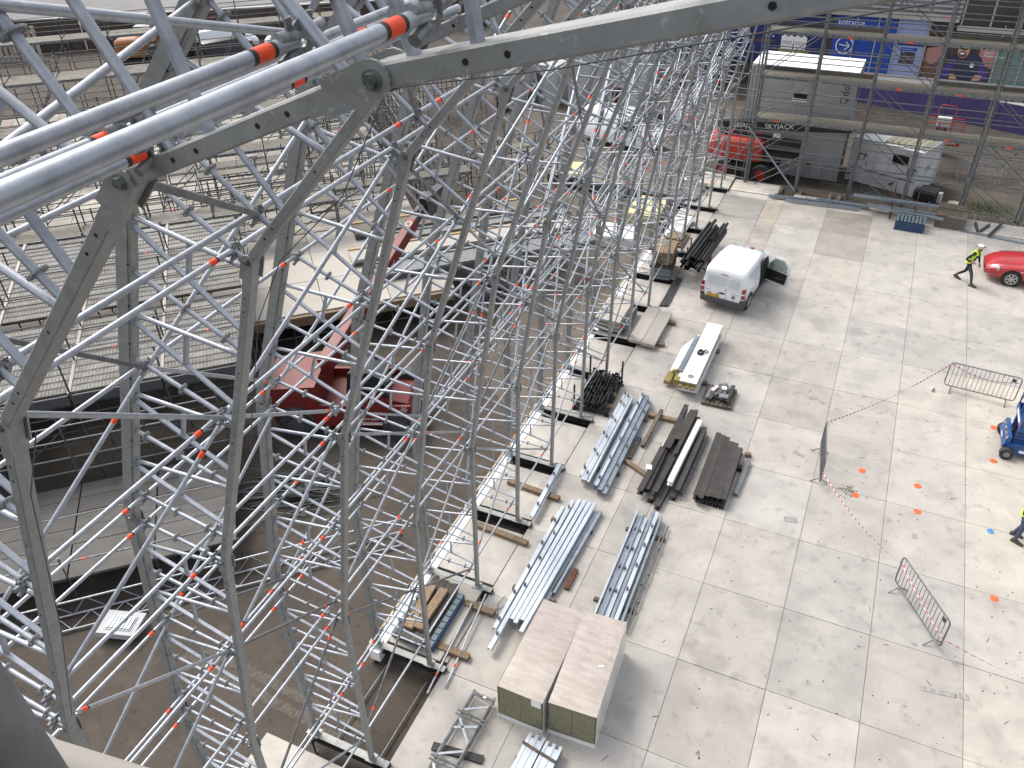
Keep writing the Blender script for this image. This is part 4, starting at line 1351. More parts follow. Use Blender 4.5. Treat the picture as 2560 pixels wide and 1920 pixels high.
for k in range(6):
    part("slot", MB().box(-.45 + .15 * k, -.37 + .15 * k, -.3, .25, .551, .57), timberdk, s)
part("crate_lid", MB().box(-.6, .55, .3, .92, .552, .60).box(-.62, -.2, -.6, -.35, .552, .6), timberdk, s)
for q, (a, b, lab) in enumerate((((4.75, 39.9, .06), (4.85, 38.95, .06), "leftmost short steel piece on the pale slab near the red car"), ((5.35, 39.9, .06), (4.95, 39.0, .06), "middle short steel piece on the pale slab near the red car"),
                                 ((5.85, 40.2, .08), (5.28, 38.6, .08), "longest short steel piece on the pale slab near the red car"))):
    single("steel_piece", run(i_prof(.09, .10), a, b), oldgalv2, lab, "steel piece", group="short steel pieces")
single("flat_rail", run(u_prof(.14, .05), (4.1, 38.95, .0), (9.0, 38.2, .0)), purlin_dk, "flat grey rail along the pale slab behind the red car", "rail")
single("black_bin", MB().tube((0, 0, 0), (0, 0, .42), .14, 12, r2=.17), black, "small black bin at the far right edge of the floor", "bin", (6.85, 39.6, .05))

# ------------------------------------------------------------------ yard behind the scaffold
yard = MB()
yard.quad((-9, 39.9, -.492), (9, 39.9, -.492), (9, 56, -.492), (-9, 56, -.492))
struct("yard_path", yard, M("yard_dirt", (0.075, 0.063, 0.050), .95, c2=(.05, .043, .035), scale=.6, bump=.4, bscale=8, spots=[((.115, .098, .076), 2, .55, .7, .5), ((.032, .042, .016), .7, .56, .72, .6)]))

def cabin(name, label, cat, loc, rz, w, d, h, mt, top_mt):
    r = thing(name, label, cat, loc, rz, None)
    part("body", MB().box(0, w, 0, d, 0, h - .06), mt, r)
    part("roof", MB().box(-.03, w + .03, -.03, d + .03, h - .058, h + .03), top_mt, r)
    for x in (0, w):
        for y in (0, d):
            part("corner_post", MB().box(x - .05, x + .05, y - .05, y + .05, .0, h - .062), mt, r)
    m = MB()
    k = 1
    while k * 1.22 < w - .1:
        m.box(k * 1.22 - .006, k * 1.22 + .006, -.004, .0, .08, h - .1)
        k += 1
    part("panel_seam", m, midgrey, r)
    return r


for q, (z, lab) in enumerate(((-.42, "lower grey site cabin behind the boom lift arm"), (2.33, "upper grey site cabin with white roof and round logo"))):
    c = cabin("site_cabin", lab, "site cabin", (-6.75, 43.95, z), rad(-1), 5.05, 2.6, 2.72, cabin_m, white if q else cabin_m)
    c["group"] = "grey site cabins"
    part("end_panel", MB().box(5.052, 5.07, .1, 2.5, .1, 2.6), dkgrey if q == 0 else midgrey, c)
    if q:
        part("window", MB().box(2.22, 2.86, -.03, -.004, 1.27, 1.52), glass_dk, c)
        part("shutter", MB().box(2.16, 2.90, -.028, -.003, 1.53, 2.6), M("shutter_grey", (.36, .37, .38), .6), c)
        part("window_ledge", MB().box(2.18, 2.9, -.10, -.004, 1.12, 1.25), white, c)
        text("logo_text", "Qdos", .52, shopdark, c, face_mat((4.78, -.008, 1.15), (0, 0, 1), (-1, 0, 0)), ext=.002)
        text("logo_text", "Qdos", .46, shopdark, c, face_mat((5.075, .75, 1.15), (0, 0, 1), (0, -1, 0)), ext=.002)
        part("end_window", MB().box(5.072, 5.09, 1.5, 2.3, 1.0, 2.2), glass_dk, c)
c = cabin("storage_cabin", "white steel storage cabin with two black arrow signs behind the scaffold", "storage cabin", (-1.25, 44.55, -.45), rad(-21), 3.5, 2.45, 2.22, cabwhite, cabwhite)
part("window", MB().box(2.12, 2.92, -.02, -.004, 1.45, 1.90), glass_dk, c)
part("door_seam", MB().box(1.33, 1.345, -.006, -.001, .1, 2.1).box(2.0, 2.012, -.006, -.001, .1, 2.1), midgrey, c)
part("handle", MB().box(.86, .90, -.05, -.004, .95, 1.1), black, c)
part("rail", MB().box(.1, 3.4, -.02, -.005, .70, .76), oldgalv, c)
for x, z in ((.42, 1.15), (2.98, 1.0)):
    m = MB().box(x, x + .32, -.014, -.006, z, z + .05).box(x, x + .05, -.014, -.006, z + .05, z + .33).box(x + .27, x + .32, -.014, -.006, z + .05, z + .33).box(x, x + .32, -.014, -.006, z + .33, z + .38)
    m.add([(x + .30, -.012, z + .30), (x + .46, -.012, z + .24), (x + .34, -.012, z + .44)], [(0, 1, 2)])
    part("arrow_sign", m, shopdark, c)
text("wall_mark", "D4", .36, shopdark, c, face_mat((3.505 + .004, .9, 1.05), (0, 1, 0), (0, 0, 1)), ext=.002)
s = thing("corrugated_sheets", "cream corrugated roof sheets lying on the white storage cabin", "roof sheets", (.5, 45.1, 1.83), rad(-21))
for q in range(7):
    part("sheet_rib", MB().add([(0 + .30 * q, -.9, 0), (.12 + .30 * q, -.9, .14), (.24 + .30 * q, -.9, 0), (0 + .30 * q, 1.1, 0), (.12 + .30 * q, 1.1, .14), (.24 + .30 * q, 1.1, 0)], [(0, 1, 2), (3, 5, 4), (0, 3, 4, 1), (1, 4, 5, 2), (0, 2, 5, 3)]), M("cream_sheet", (.55, .52, .40), .6) if q == 0 else D.materials["cream_sheet"], s)
s = thing("black_tank", "low black machine box on the dirt beside the storage cabin", "machine box", (2.75, 43.3, -.48), rad(-18))
part("box", MB().box(-.5, .42, -.5, .55, .06, .48), black, s)
part("lid", MB().box(-.46, .38, -.3, .5, .482, .52), dkgrey, s)
part("lamp", MB().tube((-.2, -.51, .2), (-.2, -.5, .2), .05, 8).tube((.08, -.51, .2), (.08, -.5, .2), .05, 8), glass_dk, s)
part("white_can", MB().box(.45, .62, -.1, .15, .0, .5), cabwhite, s)
for q, (a, b, z, lab) in enumerate((((-4.35, 44.2), (-2.98, 43.45), -.49, "far crowd barrier between the boom lift wheel and the lower cabin"), ((-2.42, 43.35), (-.85, 43.25), -.49, "far crowd barrier in front of the lower grey cabin"),
                                    ((-.36, 42.75), (1.18, 42.45), -.49, "far crowd barrier in front of the white storage cabin"))):
    o = barrier("crowd_barrier", lab, a, b, "crowd barriers in the yard")
    o.location.z = z
    part("red_plate", MB().box(1.2, 1.34, -.014, -.013, .78, .92), redmach, o)
for q in range(4):
    o = barrier("crowd_barrier", ["lowest of the leaning crowd barriers in the dirt at right", "second of the leaning crowd barriers in the dirt at right", "third of the leaning crowd barriers in the dirt at right", "topmost leaning crowd barrier in the dirt at right"][q],
                (4.0 + .3 * q, 46.2 + .45 * q), (6.0 + .25 * q, 46.2 + .5 * q), "leaning crowd barriers in the yard")
    o.location.z = -.45 + .1 * q
    o.rotation_euler.x = rad(-48 + 6 * q)
m = MB()
for q in range(1600):
    x, y = RND.gauss(5.3, .8), RND.gauss(43.2, .5)
    h, a = RND.uniform(.02, .07), RND.uniform(0, 6.28)
    m.add([(x, y, -.49), (x + .04 * math.cos(a), y + .04 * math.sin(a), -.49), (x + .05 * math.sin(a), y + .05 * math.cos(a), -.49 + h)], [(0, 1, 2)])
part("grass", m, leafm, None, kind="stuff")

# boom lift in front of the cabins
s = thing("boom_lift", "orange-red boom lift with a long black arm, half hidden by the last frames", "boom lift")
def rounded(x0, x1, y0, y1, z0, z1, r=.12):
    secs = []
    for (zz, ins) in ((z0, .0), (z0 + .05, 0), (z1 - r, 0), (z1 - r * .35, r * .3), (z1, r)):
        q = []
        for (cx, cy, t0) in ((x1 - r, y1 - r, 0), (x0 + r, y1 - r, 90), (x0 + r, y0 + r, 180), (x1 - r, y0 + r, 270)):
            for k in range(4):
                t = rad(t0 + 30 * k)
                q.append((cx + (r - ins * .99) * math.cos(t), cy + (r - ins * .99) * math.sin(t), zz))
        secs.append(q)
    return MB().loft(secs)
part("counterweight", rounded(-8.35, -5.45, 42.6, 44.3, .55, 1.62, .28), orred, s)
part("turret", MB().box(-6.9, -5.0, 42.8, 44.2, .30, .56).box(-5.45, -3.7, 43.0, 43.6, .75, .95), black, s)
part("chassis", MB().box(-7.2, -4.6, 42.6, 44.4, .02, .32), blacksteel, s)
for (x, y) in ((-5.35, 42.4), (-7.3, 42.5), (-5.2, 44.5), (-7.3, 44.5)):
    w = part("wheel", MB().tube((x, y - .16, 0), (x, y + .16, 0), .47, 20), rubber, s)
    part("rim", MB().tube((x, y - .17, 0), (x, y + .17, 0), .26, 16).tube((x, y - .19, 0), (x, y + .19, 0), .12, 10), orred, w)
part("lower_boom", MB().bar((-7.2, 43.35, 1.62), (-3.7, 43.35, 1.45), .34, .30).bar((-7.6, 43.3, 1.5), (-7.6, 43.3, 2.3), .3, .4), black, s)
part("main_boom", MB().bar((-8.0, 43.3, 2.06), (-1.4, 43.3, 2.62), .32, .46, ch=.03), black, s)
part("fly_boom", MB().bar((-1.4, 43.3, 2.60), (2.1, 43.4, 2.70), .26, .30, ch=.02), blacksteel, s)
bd = Vector((6.6, 0, .56))
text("arm_text", "SJ85AJ", .30, printwhite, s, face_mat((-7.25, 43.135, 2.02), bd, (0, 0, 1)), ext=.002)
text("arm_text", "SKYJACK", .36, printwhite, s, face_mat((-5.6, 43.135, 2.14), bd, (0, 0, 1)), ext=.002)
part("small_sign", MB().box(-5.1, -4.75, 43.1, 43.13, 1.75, 1.95), printwhite, s)
# second lift: only its basket shows over the cabin
s = thing("boom_basket", "red work basket of a second boom lift beyond the white storage cabin", "work basket", (1.95, 47.0, 0))
part("basket_floor", MB().box(0, 1.75, 0, .9, 1.08, 1.14), redmach, s)
part("name_panel", MB().box(0, 1.75, -.03, -.003, 1.12, 1.46), orred, s)
text("name_text", "SKYJACK", .2, printwhite, s, face_mat((.06, -.034, 1.22), (1, 0, 0), (0, 0, 1)), ext=.002)
text("name_text", "SJ85AJ", .19, printwhite, s, face_mat((1.1, -.034, 1.17), (1, 0, 0), (0, 0, 1)), ext=.002)
m = MB()
for y in (0, .9):
    for x in (0, .6, 1.2, 1.75):
        m.tube((x, y, 1.14), (x, y, 2.2), .02, 6)
    for z in (1.7, 2.2):
        m.tube((0, y, z), (1.75, y, z), .02, 6)
part("guard_rail", m, orred, s)
part("control_box", MB().box(.45, 1.1, .02, .3, 2.0, 2.45), cabwhite, s)
part("gate_frame", MB().pipe([(.4, .3, 2.2), (.42, .3, 2.9), (.55, .3, 3.02), (1.15, .3, 2.98), (1.25, .3, 2.85), (1.2, .3, 2.2)], .025, 6), orred, s)
part("jib", MB().bar((.9, .95, 1.2), (.9, 3.2, 1.0), .22, .25).bar((.9, 3.2, -.4), (.9, 3.2, 1.1), .5, .5), black, s)

# ------------------------------------------------------------------ hoarding, raised shop walk and shop front
m = MB()
m.hexa([(-14, 58.6, -.5), (10.5, 50.6, -.5), (10.5, 53.0, -.5), (-14, 61, -.5), (-14, 59.9, .1), (10.5, 51.7, .1), (10.5, 53.0, .1), (-14, 61, .1)])
struct("earth_bank", m, wallbrown)
hd = thing("hoarding", "long purple hoarding wall below the shop walk", "hoarding")
for q in range(8):
    a, b = lerp((-10.0, 59.1, 0), (11.0, 52.0, 0), q / 8), lerp((-10.0, 59.1, 0), (11.0, 52.0, 0), (q + 1) / 8 - .001)
    part("panel", MB().bar(a + Vector((0, 0, .65)), b + Vector((0, 0, .65)), .06, 1.95), hoard, hd)
m = MB()
m.add([(-14, 60.5, 1.5), (11.5, 51.9, 1.5), (11.5, 58, 1.5), (-14, 60.6, 1.5)], [(0, 1, 2, 3)])
struct("shop_pavement", m, stonelt)
sf = thing("shop_front", "supermarket front with large blue posters, louvres and dark glazing", "shop front")
Y0 = 58.0
part("upper_wall", MB().box(-16, 12, Y0 + .1, Y0 + .6, 4.86, 12), stonelt, sf)
part("back_wall", MB().box(-16, 12, Y0 + .12, Y0 + .6, -.5, 4.85), shopdark, sf)
part("canopy_band", MB().box(-16, 2.6, Y0 - .25, Y0 + .09, 4.78, 5.15).box(2.6, 12, Y0 - .25, Y0 + .09, 4.35, 4.6), stonelt, sf)
for q in range(11):
    for b in range(4):
        x0 = -4.1 + b * 1.72
        part("louvre_slat", MB().hexa([(x0, Y0 - .2, 5.3 + .27 * q), (x0 + 1.55, Y0 - .2, 5.3 + .27 * q), (x0 + 1.55, Y0 - .02, 5.42 + .27 * q), (x0, Y0 - .02, 5.42 + .27 * q), (x0, Y0 - .2, 5.34 + .27 * q), (x0 + 1.55, Y0 - .2, 5.34 + .27 * q), (x0 + 1.55, Y0 - .02, 5.46 + .27 * q), (x0, Y0 - .02, 5.46 + .27 * q)]), louv, sf)
part("upper_glass", MB().box(2.7, 12, Y0 + .02, Y0 + .09, 4.65, 9.5), shopglass, sf)
part("dark_bay", MB().box(-16, -4.3, Y0 + .02, Y0 + .09, 5.2, 9.5), shopnavy, sf)
for x in (2.75, 4.3, 5.9, 7.5, 9.1):
    part("mullion", MB().box(x - .05, x + .05, Y0 - .06, Y0 + .015, 4.62, 9.5), louv, sf)
for z in (6.2, 7.6):
    part("transom", MB().box(2.7, 12, Y0 - .055, Y0 + .012, z, z + .08), louv, sf)

def poster(name, label, x0, x1, z0, z1, mt, dy=0.0):
    return part(name, MB().box(x0, x1, Y0 - .03 - dy, Y0 + .09, z0, z1), mt, sf, label)


poster("poster", "navy poster with two white carrier bags", -14.5, -4.75, 1.5, 4.75, shopnavy)
poster("poster", "dark photo poster at the edge of the blue one", -4.74, -4.28, 1.5, 4.2, shopdark)
poster("poster", "blue entrance poster with a white arrow in a ring", -4.27, -.62, 1.5, 4.75, shopblue)
poster("poster", "lilac cash machine poster", -.60, 1.12, 1.5, 4.72, shoplil)
poster("poster", "brown close-up face poster", 1.14, 2.28, 1.5, 4.1, shopbrown)
poster("poster", "poster of a smiling shop worker leaning on a counter", 2.30, 5.1, 1.5, 4.1, shopdark)
poster("glass_panel", "green glass panels right of the posters", 5.12, 9.2, 1.5, 4.0, shopgreen)
part("glass_panel", MB().box(9.22, 12, Y0 - .03, Y0 + .09, 1.5, 4.3), shopglass, sf)
YP = Y0 - .034


def flat(pts, mt, name="print", lay=0):
    """flat print on the posters: outline in x, z"""
    m = MB().add([(x, YP - .003 * lay, z) for x, z in pts], [tuple(range(len(pts)))])
    return part(name, m, mt, sf)


def ell(cx, cz, rx, rz, a0=0, a1=360, n=18):
    return [(cx + rx * math.cos(rad(a0 + (a1 - a0) * k / n)), cz + rz * math.sin(rad(a0 + (a1 - a0) * k / n))) for k in range(n)]


text("poster_text", "Entrance", .44, printwhite, sf, face_mat((-4.12, YP, 4.22), (1, 0, 0), (0, 0, 1)), ext=.002)
text("poster_text", "this way", .44, printwhite, sf, face_mat((-4.12, YP, 3.78), (1, 0, 0), (0, 0, 1)), ext=.002)
part("arrow_ring", MB().ring((-3.50, YP, 2.98), (0, 1, 0), .52, .46, .006, 28), printwhite, sf)
part("arrow", MB().bar((-3.82, YP, 3.02), (-3.2, YP, 2.95), .05, .006, up=(0, 1, 0)).bar((-3.42, YP, 3.2), (-3.18, YP, 2.95), .05, .006, up=(0, 1, 0)).bar((-3.46, YP, 2.72), (-3.18, YP, 2.95), .05, .006, up=(0, 1, 0)), printwhite, sf)
flat([(-.45, 3.25), (1.1, 3.25), (1.1, 3.72), (-.45, 3.72)], shopnavy)
text("poster_text", "Cash machine", .235, printwhite, sf, face_mat((-.36, YP - .006, 3.38), (1, 0, 0), (0, 0, 1)), ext=.002)
flat([(-.2, 2.95), (.75, 2.95), (.75, 3.15), (-.2, 3.15)], shopblue)
text("poster_text", "Free cash withdrawals", .075, printwhite, sf, face_mat((-.15, YP - .006, 3.03), (1, 0, 0), (0, 0, 1)), ext=.002)
flat([(-.15, 2.2), (.7, 2.2), (.7, 2.9), (-.15, 2.9)], shopdark)
# shop worker print
flat(ell(3.62, 2.35, .95, .85), printnavy, lay=1)
flat([(2.35, 1.55), (2.75, 1.6), (3.1, 2.7), (2.85, 2.75), (2.5, 2.3)], printpurple, lay=2)
flat([(4.35, 2.6), (4.55, 2.6), (4.95, 1.9), (4.8, 1.6), (4.4, 1.7)], printpurple, lay=2)
flat(ell(3.30, 3.22, .32, .42), printskin, lay=3)
flat(ell(3.30, 3.50, .36, .24), hair, lay=4)
flat(ell(3.28, 3.02, .22, .19), shopbrown, lay=4)
flat(ell(3.26, 3.06, .13, .05), printwhite, lay=5)
flat([(2.9, 1.55), (3.35, 1.55), (3.1, 1.85), (2.85, 1.85)], printskin, lay=3)
flat([(4.15, 1.55), (4.6, 1.6), (4.65, 1.9), (4.25, 1.9)], printskin, lay=3)
flat(ell(3.95, 2.42, .12, .12), printwhite, lay=3)
flat([(4.15, 2.55), (5.08, 2.3), (5.08, 4.08), (4.2, 4.08)], shoppink)
text("poster_text", "Lottery\nStamps\nMobile top-up", .19, printwhite, sf, face_mat((4.42, YP - .006, 3.35), (1, 0, 0), (0, 0, 1)), ext=.002)
flat(ell(1.7, 3.0, .42, .7), shoppink, lay=1)
flat([(1.2, 3.2), (2.2, 3.4), (2.1, 4.05), (1.3, 4.05)], hair, lay=2)
for x in (2.55, 5.15):
    flat([(x, 3.3), (x + .3, 3.3), (x + .3, 3.9), (x, 3.9)], shopbrown, lay=1)
# carrier bags print
for x in (-7.35, -6.55):
    flat([(x, 2.5), (x + .72, 2.5), (x + .76, 3.25), (x + .62, 3.3), (x + .60, 3.6), (x + .48, 3.6), (x + .46, 3.3), (x + .28, 3.3), (x + .26, 3.6), (x + .12, 3.6), (x + .10, 3.3), (x - .04, 3.25)], printwhite, lay=1)
    flat(ell(x + .37, 3.36, .16, .12), foamgreen, lay=2)
    for k in range(7):
        flat([(x + .06 + .09 * k, 2.72 + .03 * (k % 3)), (x + .09 + .09 * k, 2.72 + .03 * (k % 3)), (x + .09 + .09 * k, 3.0), (x + .06 + .09 * k, 3.0)], printnavy, lay=2)
flat([(-7.5, 2.3), (-5.6, 2.3), (-5.4, 2.5), (-7.4, 2.5)], foam, lay=1)
flat([(-9.1, 2.82), (-7.75, 2.82), (-7.75, 2.98), (-9.1, 2.98)], shopbrown, lay=1)
text("poster_text", "p.", .8, printwhite, sf, face_mat((-8.4, YP - .006, 3.15), (1, 0, 0), (0, 0, 1)), ext=.002)
text("poster_text", "o", .9, printwhite, sf, face_mat((-12.4, YP - .006, 3.6), (1, 0, 0), (0, 0, 1)), ext=.002)
for x in (-3.0, -1.75, -.6, 1.13, 2.29, 5.11, 6.5, 7.9):
    part("mullion", MB().box(x - .035, x + .035, Y0 - .12, Y0 - .055, 1.5, 4.76), louv, sf)
# ------------------------------------------------------------------ stands and terraces to the left, turned 42 degrees
m = MB()
def uvbox(m, u0, u1, v0, v1, z0, z1, mi=0):
    return m.hexa([UV(u0, v0, z0), UV(u1, v0, z0), UV(u1, v1, z0), UV(u0, v1, z0), UV(u0, v0, z1), UV(u1, v0, z1), UV(u1, v1, z1), UV(u0, v1, z1)], mi)


terr = link("terrace", uvbox(MB(), -24, 6, 27.3, 56.5, .45, .70).mesh("terrace_bed", dkgrey))
terr["kind"] = "structure"
for i in range(12):
    for j in range(12):
        u0, v0 = -24 + 2.5 * i, 27.2 + 2.45 * j
        o = part("slab", uvbox(MB(), u0 + .012, u0 + 2.488, v0 + .012, v0 + 2.438, .705, .95 + RND.uniform(-.006, .006)), terr_m, terr)
single("terrace_edge_beam", uvbox(MB(), -1.6, 5.9, 27.02, 27.18, .55, .9).add([], []), timber, "timber-faced edge beam along the front of the raised slabs", "edge beam")
terr_legs = thing("terrace_legs", "short dark scaffold legs carrying the raised slabs", "scaffold")
for q in range(7):
    u = -1.5 + 1.25 * q
    tubeobj("leg", UV(u, 27.35, -.5), UV(u, 27.35, .5), .03, oldgalv2, terr_legs, 8)
    if q % 2:
        tubeobj("brace", UV(u, 27.35, -.4), UV(u + 1.2, 27.4, .45), .024, oldgalv2, terr_legs, 8)
for z in (-.1, .35):
    tubeobj("ledger", UV(-1.5, 27.35, z), UV(6, 27.35, z), .024, oldgalv, terr_legs, 8)

# seating stand with rows of perforated steel planks
perf = MB()
st = thing("steel_stand", "large stand of perforated steel planks on scaffold legs", "stand")
NB, B0, BW = 6, -16.6, 2.5
pm_cache = {}
def plank_mesh(l):
    """perforated plank: ribs along both edges and a row of raised slots"""
    m = MB().box(0, l, 0, .319, -.05, 0)
    m.box(0, l, .002, .022, .0, .006).box(0, l, .296, .317, .0, .006)
    n = int(l / .10)
    for k in range(n):
        m.add([(.05 + k * .10, .05, .002), (.075 + k * .10, .05, .002), (.075 + k * .10, .26, .002), (.05 + k * .10, .26, .002)], [(0, 1, 2, 3)], 1)
    return m.mesh("plank", [plankst, oldgalv])
PL = plank_mesh(BW - .1)
for b in range(NB):
    for r in range(31):
        if r in (12, 13) and b > 2:
            continue
        z = 2.95 + .009 * r
        o = link("plank", PL, st)
        o.location = UV(B0 + b * BW + .05, 21.55 + .325 * r, z)
        o.rotation_euler = (0, 0, A42)
    if b:
        u = B0 + b * BW
        part("stringer", MB().bar(UV(u, 21.5, 2.93), UV(u, 31.7, 3.24), .09, .06), terr_m, st)
for b in range(NB + 1):
    u = B0 + b * BW
    for r in range(6):
        v = 21.5 + 2.05 * r
        zt = 2.9 + .055 * r
        tubeobj("standard", UV(u + .03, v, -.5), UV(u + .03, v, zt + (1.1 if (b + r) % 3 == 0 or r == 0 else 0)), .028, oldgalv2, st, 8)
        if b < NB:
            for z in ([.2, 1.2, 2.2] if r else [.2, 1.2, 2.2, 2.75]):
                tubeobj("ledger", UV(u, v, z), UV(u + BW, v, z), .024, oldgalv2, st, 8)
            if r % 2 == 0:
                tubeobj("brace", UV(u, v, .2), UV(u + BW, v, 2.2), .024, oldgalv2, st, 8)
for b in range(NB):
    u = B0 + b * BW
    part("front_fascia", MB().hexa([UV(u + .04, 21.44, 2.6), UV(u + BW - .04, 21.44, 2.6), UV(u + BW - .04, 21.5, 2.6), UV(u + .04, 21.5, 2.6), UV(u + .04, 21.44, 2.9), UV(u + BW - .04, 21.44, 2.9), UV(u + BW - .04, 21.5, 2.9), UV(u + .04, 21.5, 2.9)]), dkgrey, st)
    for r in (5, 11, 17, 23):                                   # rails lying over the rows
        z = 2.95 + .009 * r + .25
        v = 21.55 + .325 * r
        tubeobj("rail", UV(u, v, z), UV(u + BW, v, z), .022, oldgalv2, st, 8)
        tubeobj("guard_post", UV(u, v, z - .3), UV(u, v, z + .8), .028, oldgalv2, st, 8)
        tubeobj("rail", UV(u, v, z + .75), UV(u + BW, v, z + .75), .022, oldgalv2, st, 8)
        if r in (5, 17):
            tubeobj("rail", UV(u, v + .25, z + .12), UV(u + BW, v + .25, z + .12), .018, oldgalv2, st, 8)
        if RND.random() < .4:
            t = RND.uniform(.3, 2)
            part("orange_tag", MB().tube(UV(u + t, v, z), UV(u + t + .09, v, z), .027, 8), orange, st)
# lower walkway in front of the stand
shadeboard = M("shade_darkened_board", (.085, .08, .075), .75, c2=(.06, .057, .053), scale=1.2, rnd=.15)  # grey boards, their colour darkened to carry the shade of the stand
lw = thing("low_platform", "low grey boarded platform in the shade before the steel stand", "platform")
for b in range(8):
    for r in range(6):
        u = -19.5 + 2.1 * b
        part("board", uvbox(MB(), u + .02, u + 2.08, 16.75 + .62 * r, 16.75 + .62 * r + .60, .42, .5 + RND.uniform(-.006, .006)), shadeboard, lw)
for b in range(9):
    u = -19.5 + 2.1 * b
    for v in (16.85, 20.3):
        tubeobj("leg", UV(u, v, -.5), UV(u, v, .42), .03, oldgalv2, lw, 8)
    tubeobj("guard_post", UV(u, 20.6, .4), UV(u, 20.6, 2.9), .026, oldgalv2, lw, 8)
    if b < 8:
        for z in (.15, .9, 1.4, 2.0, 2.5):
            tubeobj("rail", UV(u, 20.6, z), UV(u + 2.1, 20.6, z), .024, oldgalv, lw, 8)
        tubeobj("rail", UV(u, 16.8, 1.0), UV(u + 2.1, 16.8, 1.0), .024, oldgalv, lw, 8)
        tubeobj("rail", UV(u, 18.6, .95), UV(u + 2.1, 18.6, .95), .02, oldgalv, lw, 8)
for b in (1, 3, 5, 6):
    tubeobj("guard_post", UV(-19.5 + 2.1 * b, 16.8, .5), UV(-19.5 + 2.1 * b, 16.8, 1.2), .026, oldgalv, lw, 8)
    part("orange_tag", MB().tube(UV(-19 + 2.1 * b, 16.8, 1.0), UV(-18.9 + 2.1 * b, 16.8, 1.0), .028, 8), orange, lw)

# lattice truss lying on the soil
tr = thing("lying_truss", "silver lattice truss lying on the soil along the low platform", "truss")
ta, tb = UV(-8.2, 16.35, -.42), UV(1.6, 16.5, -.42)
for dz, dv in ((0, 0), (0, -.5), (.5, -.02)):
    tubeobj("chord", ta + VD * dv + Vector((0, 0, dz)), tb + VD * dv + Vector((0, 0, dz)), .026, galv, tr)
for q in range(24):
    p0, p1 = lerp(ta, tb, q / 24), lerp(ta, tb, (q + 1) / 24)
    up = Vector((0, 0, .5))
    a, b = (p0, p1 + up) if q % 2 else (p0 + up, p1)
    tubeobj("web", a, b, .014, galv, tr, 6)
    tubeobj("web", p0 + VD * (-.5 if q % 2 else 0), p1 + VD * (0 if q % 2 else -.5), .014, galv, tr, 6)
s = thing("white_trailer", "white trailer bed with a dark grille on the soil under the nearest frames", "trailer", (-14.6, 7.66, -.5), A42 - rad(25))
part("bed", MB().box(-.5, .5, -.36, .36, .22, .32).box(-.5, .5, -.38, -.36, .2, .38), cabin_m, s)
part("grille_frame", MB().box(-.32, .36, -.22, .22, .322, .34), cabin_m, s)
for k in range(7):
    part("grille_bar", MB().box(-.28 + .09 * k, -.22 + .09 * k, -.18, .18, .341, .37), purlin_dk, s)
for x in (-.32, .32):
    for y in (-.3, .24):
        part("wheel", MB().tube((x, y, .11), (x, y + .06, .11), .11, 12), rubber, s)
single("ballast_block", MB().hexa([(-.6, -.35, 0), (.6, -.35, 0), (.6, .35, 0), (-.6, .35, 0), (-.45, -.25, .3), (.45, -.25, .3), (.45, .25, .3), (-.45, .25, .3)]).box(-.2, .2, -.1, .1, .3, .5), cabwhite, "white plastic base block on the soil at the lower left", "base block", UV(-8.4, 13.4, -.5), A42)
trk = M("tyre_track", (.105, .09, .07), .95, c2=(.062, .05, .04), scale=10)
for q in range(2):
    m = MB()
    for k in range(90):
        a = lerp(UV(-4.2 + .5 * q, 14.2, -.493), UV(-.9 + .55 * q, 10.8, -.493), k / 90)
        for w in range(3):
            c0 = a + UD * (.10 * w - .1) + Vector((RND.uniform(-.02, .02), RND.uniform(-.02, .02), 0))
            m.add([(c0.x + .055 * math.cos(t + k), c0.y + .055 * math.sin(t + k), -.4945 + .00001 * (3 * k + w)) for t in (0, 1.3, 2.5, 3.8, 5.0)], [(0, 1, 2, 3, 4)])
    part("tyre_track", m, trk, None, kind="structure")

# walkway scaffolds over the raised slabs: rows along the same direction
def walkway(label, v, u0, u1, z, deep=1.05, top=1.1, mt=oldgalv2, braces=True):
    r = thing("walkway_scaffold", label, "scaffold", group="walkway scaffolds over the raised slabs")
    n = int((u1 - u0) / 2.5)
    for i in range(n + 1):
        u = u0 + 2.5 * i
        for dv in (0, deep):
            tubeobj("standard", UV(u, v + dv, .9), UV(u, v + dv, z + top), .032, mt, r, 8)
            m = MB()
            k = 0
            while 1.2 + .5 * k < z + top:
                m.ring(UV(u, v + dv, 1.2 + .5 * k), (0, 0, 1), .062, .03, .014, 8)
                k += 1
            part("rosette_set", m, node_m, r, kind="stuff")
        tubeobj("transom", UV(u, v, z - .05), UV(u, v + deep, z - .05), .024, mt, r, 8)
        if i < n:
            for dv in (0, deep):
                for zz in (1.25, 2.1, z + .5, z + 1.0):
                    if zz < z + top:
                        tubeobj("rail", UV(u, v + dv, zz), UV(u + 2.5, v + dv, zz), .024, mt, r, 8)
            for k in range(int(deep / .33)):
                part("deck_board", uvbox(MB(), u + .05, u + 2.45, v + .03 + .335 * k, v + .03 + .335 * k + .325, z - .04, z + .01), deckboard if i % 3 else plankst, r)
            mm = uvbox(MB(), u + .05, u + 2.45, v - .05, v + .02, z - .14, z + .0)
            for k in range(8):
                uvbox(mm, u + .3 + .25 * k, u + .39 + .25 * k, v - .055, v - .0505, z - .10, z - .06, 1)
            part("fascia", mm, [oldgalv, hole_m], r)
            if braces and i % 2 == 0:
                for dv in (-.06, deep + .06):
                    tubeobj("brace", UV(u, v + dv, 1.0), UV(u + 2.5, v + dv, z - .1), .024, mt, r, 8)
            if RND.random() < .4:
                part("orange_tag", MB().tube(UV(u + 1, v, z + .5), UV(u + 1.1, v, z + .5), .028, 8), orange, r)
    return r


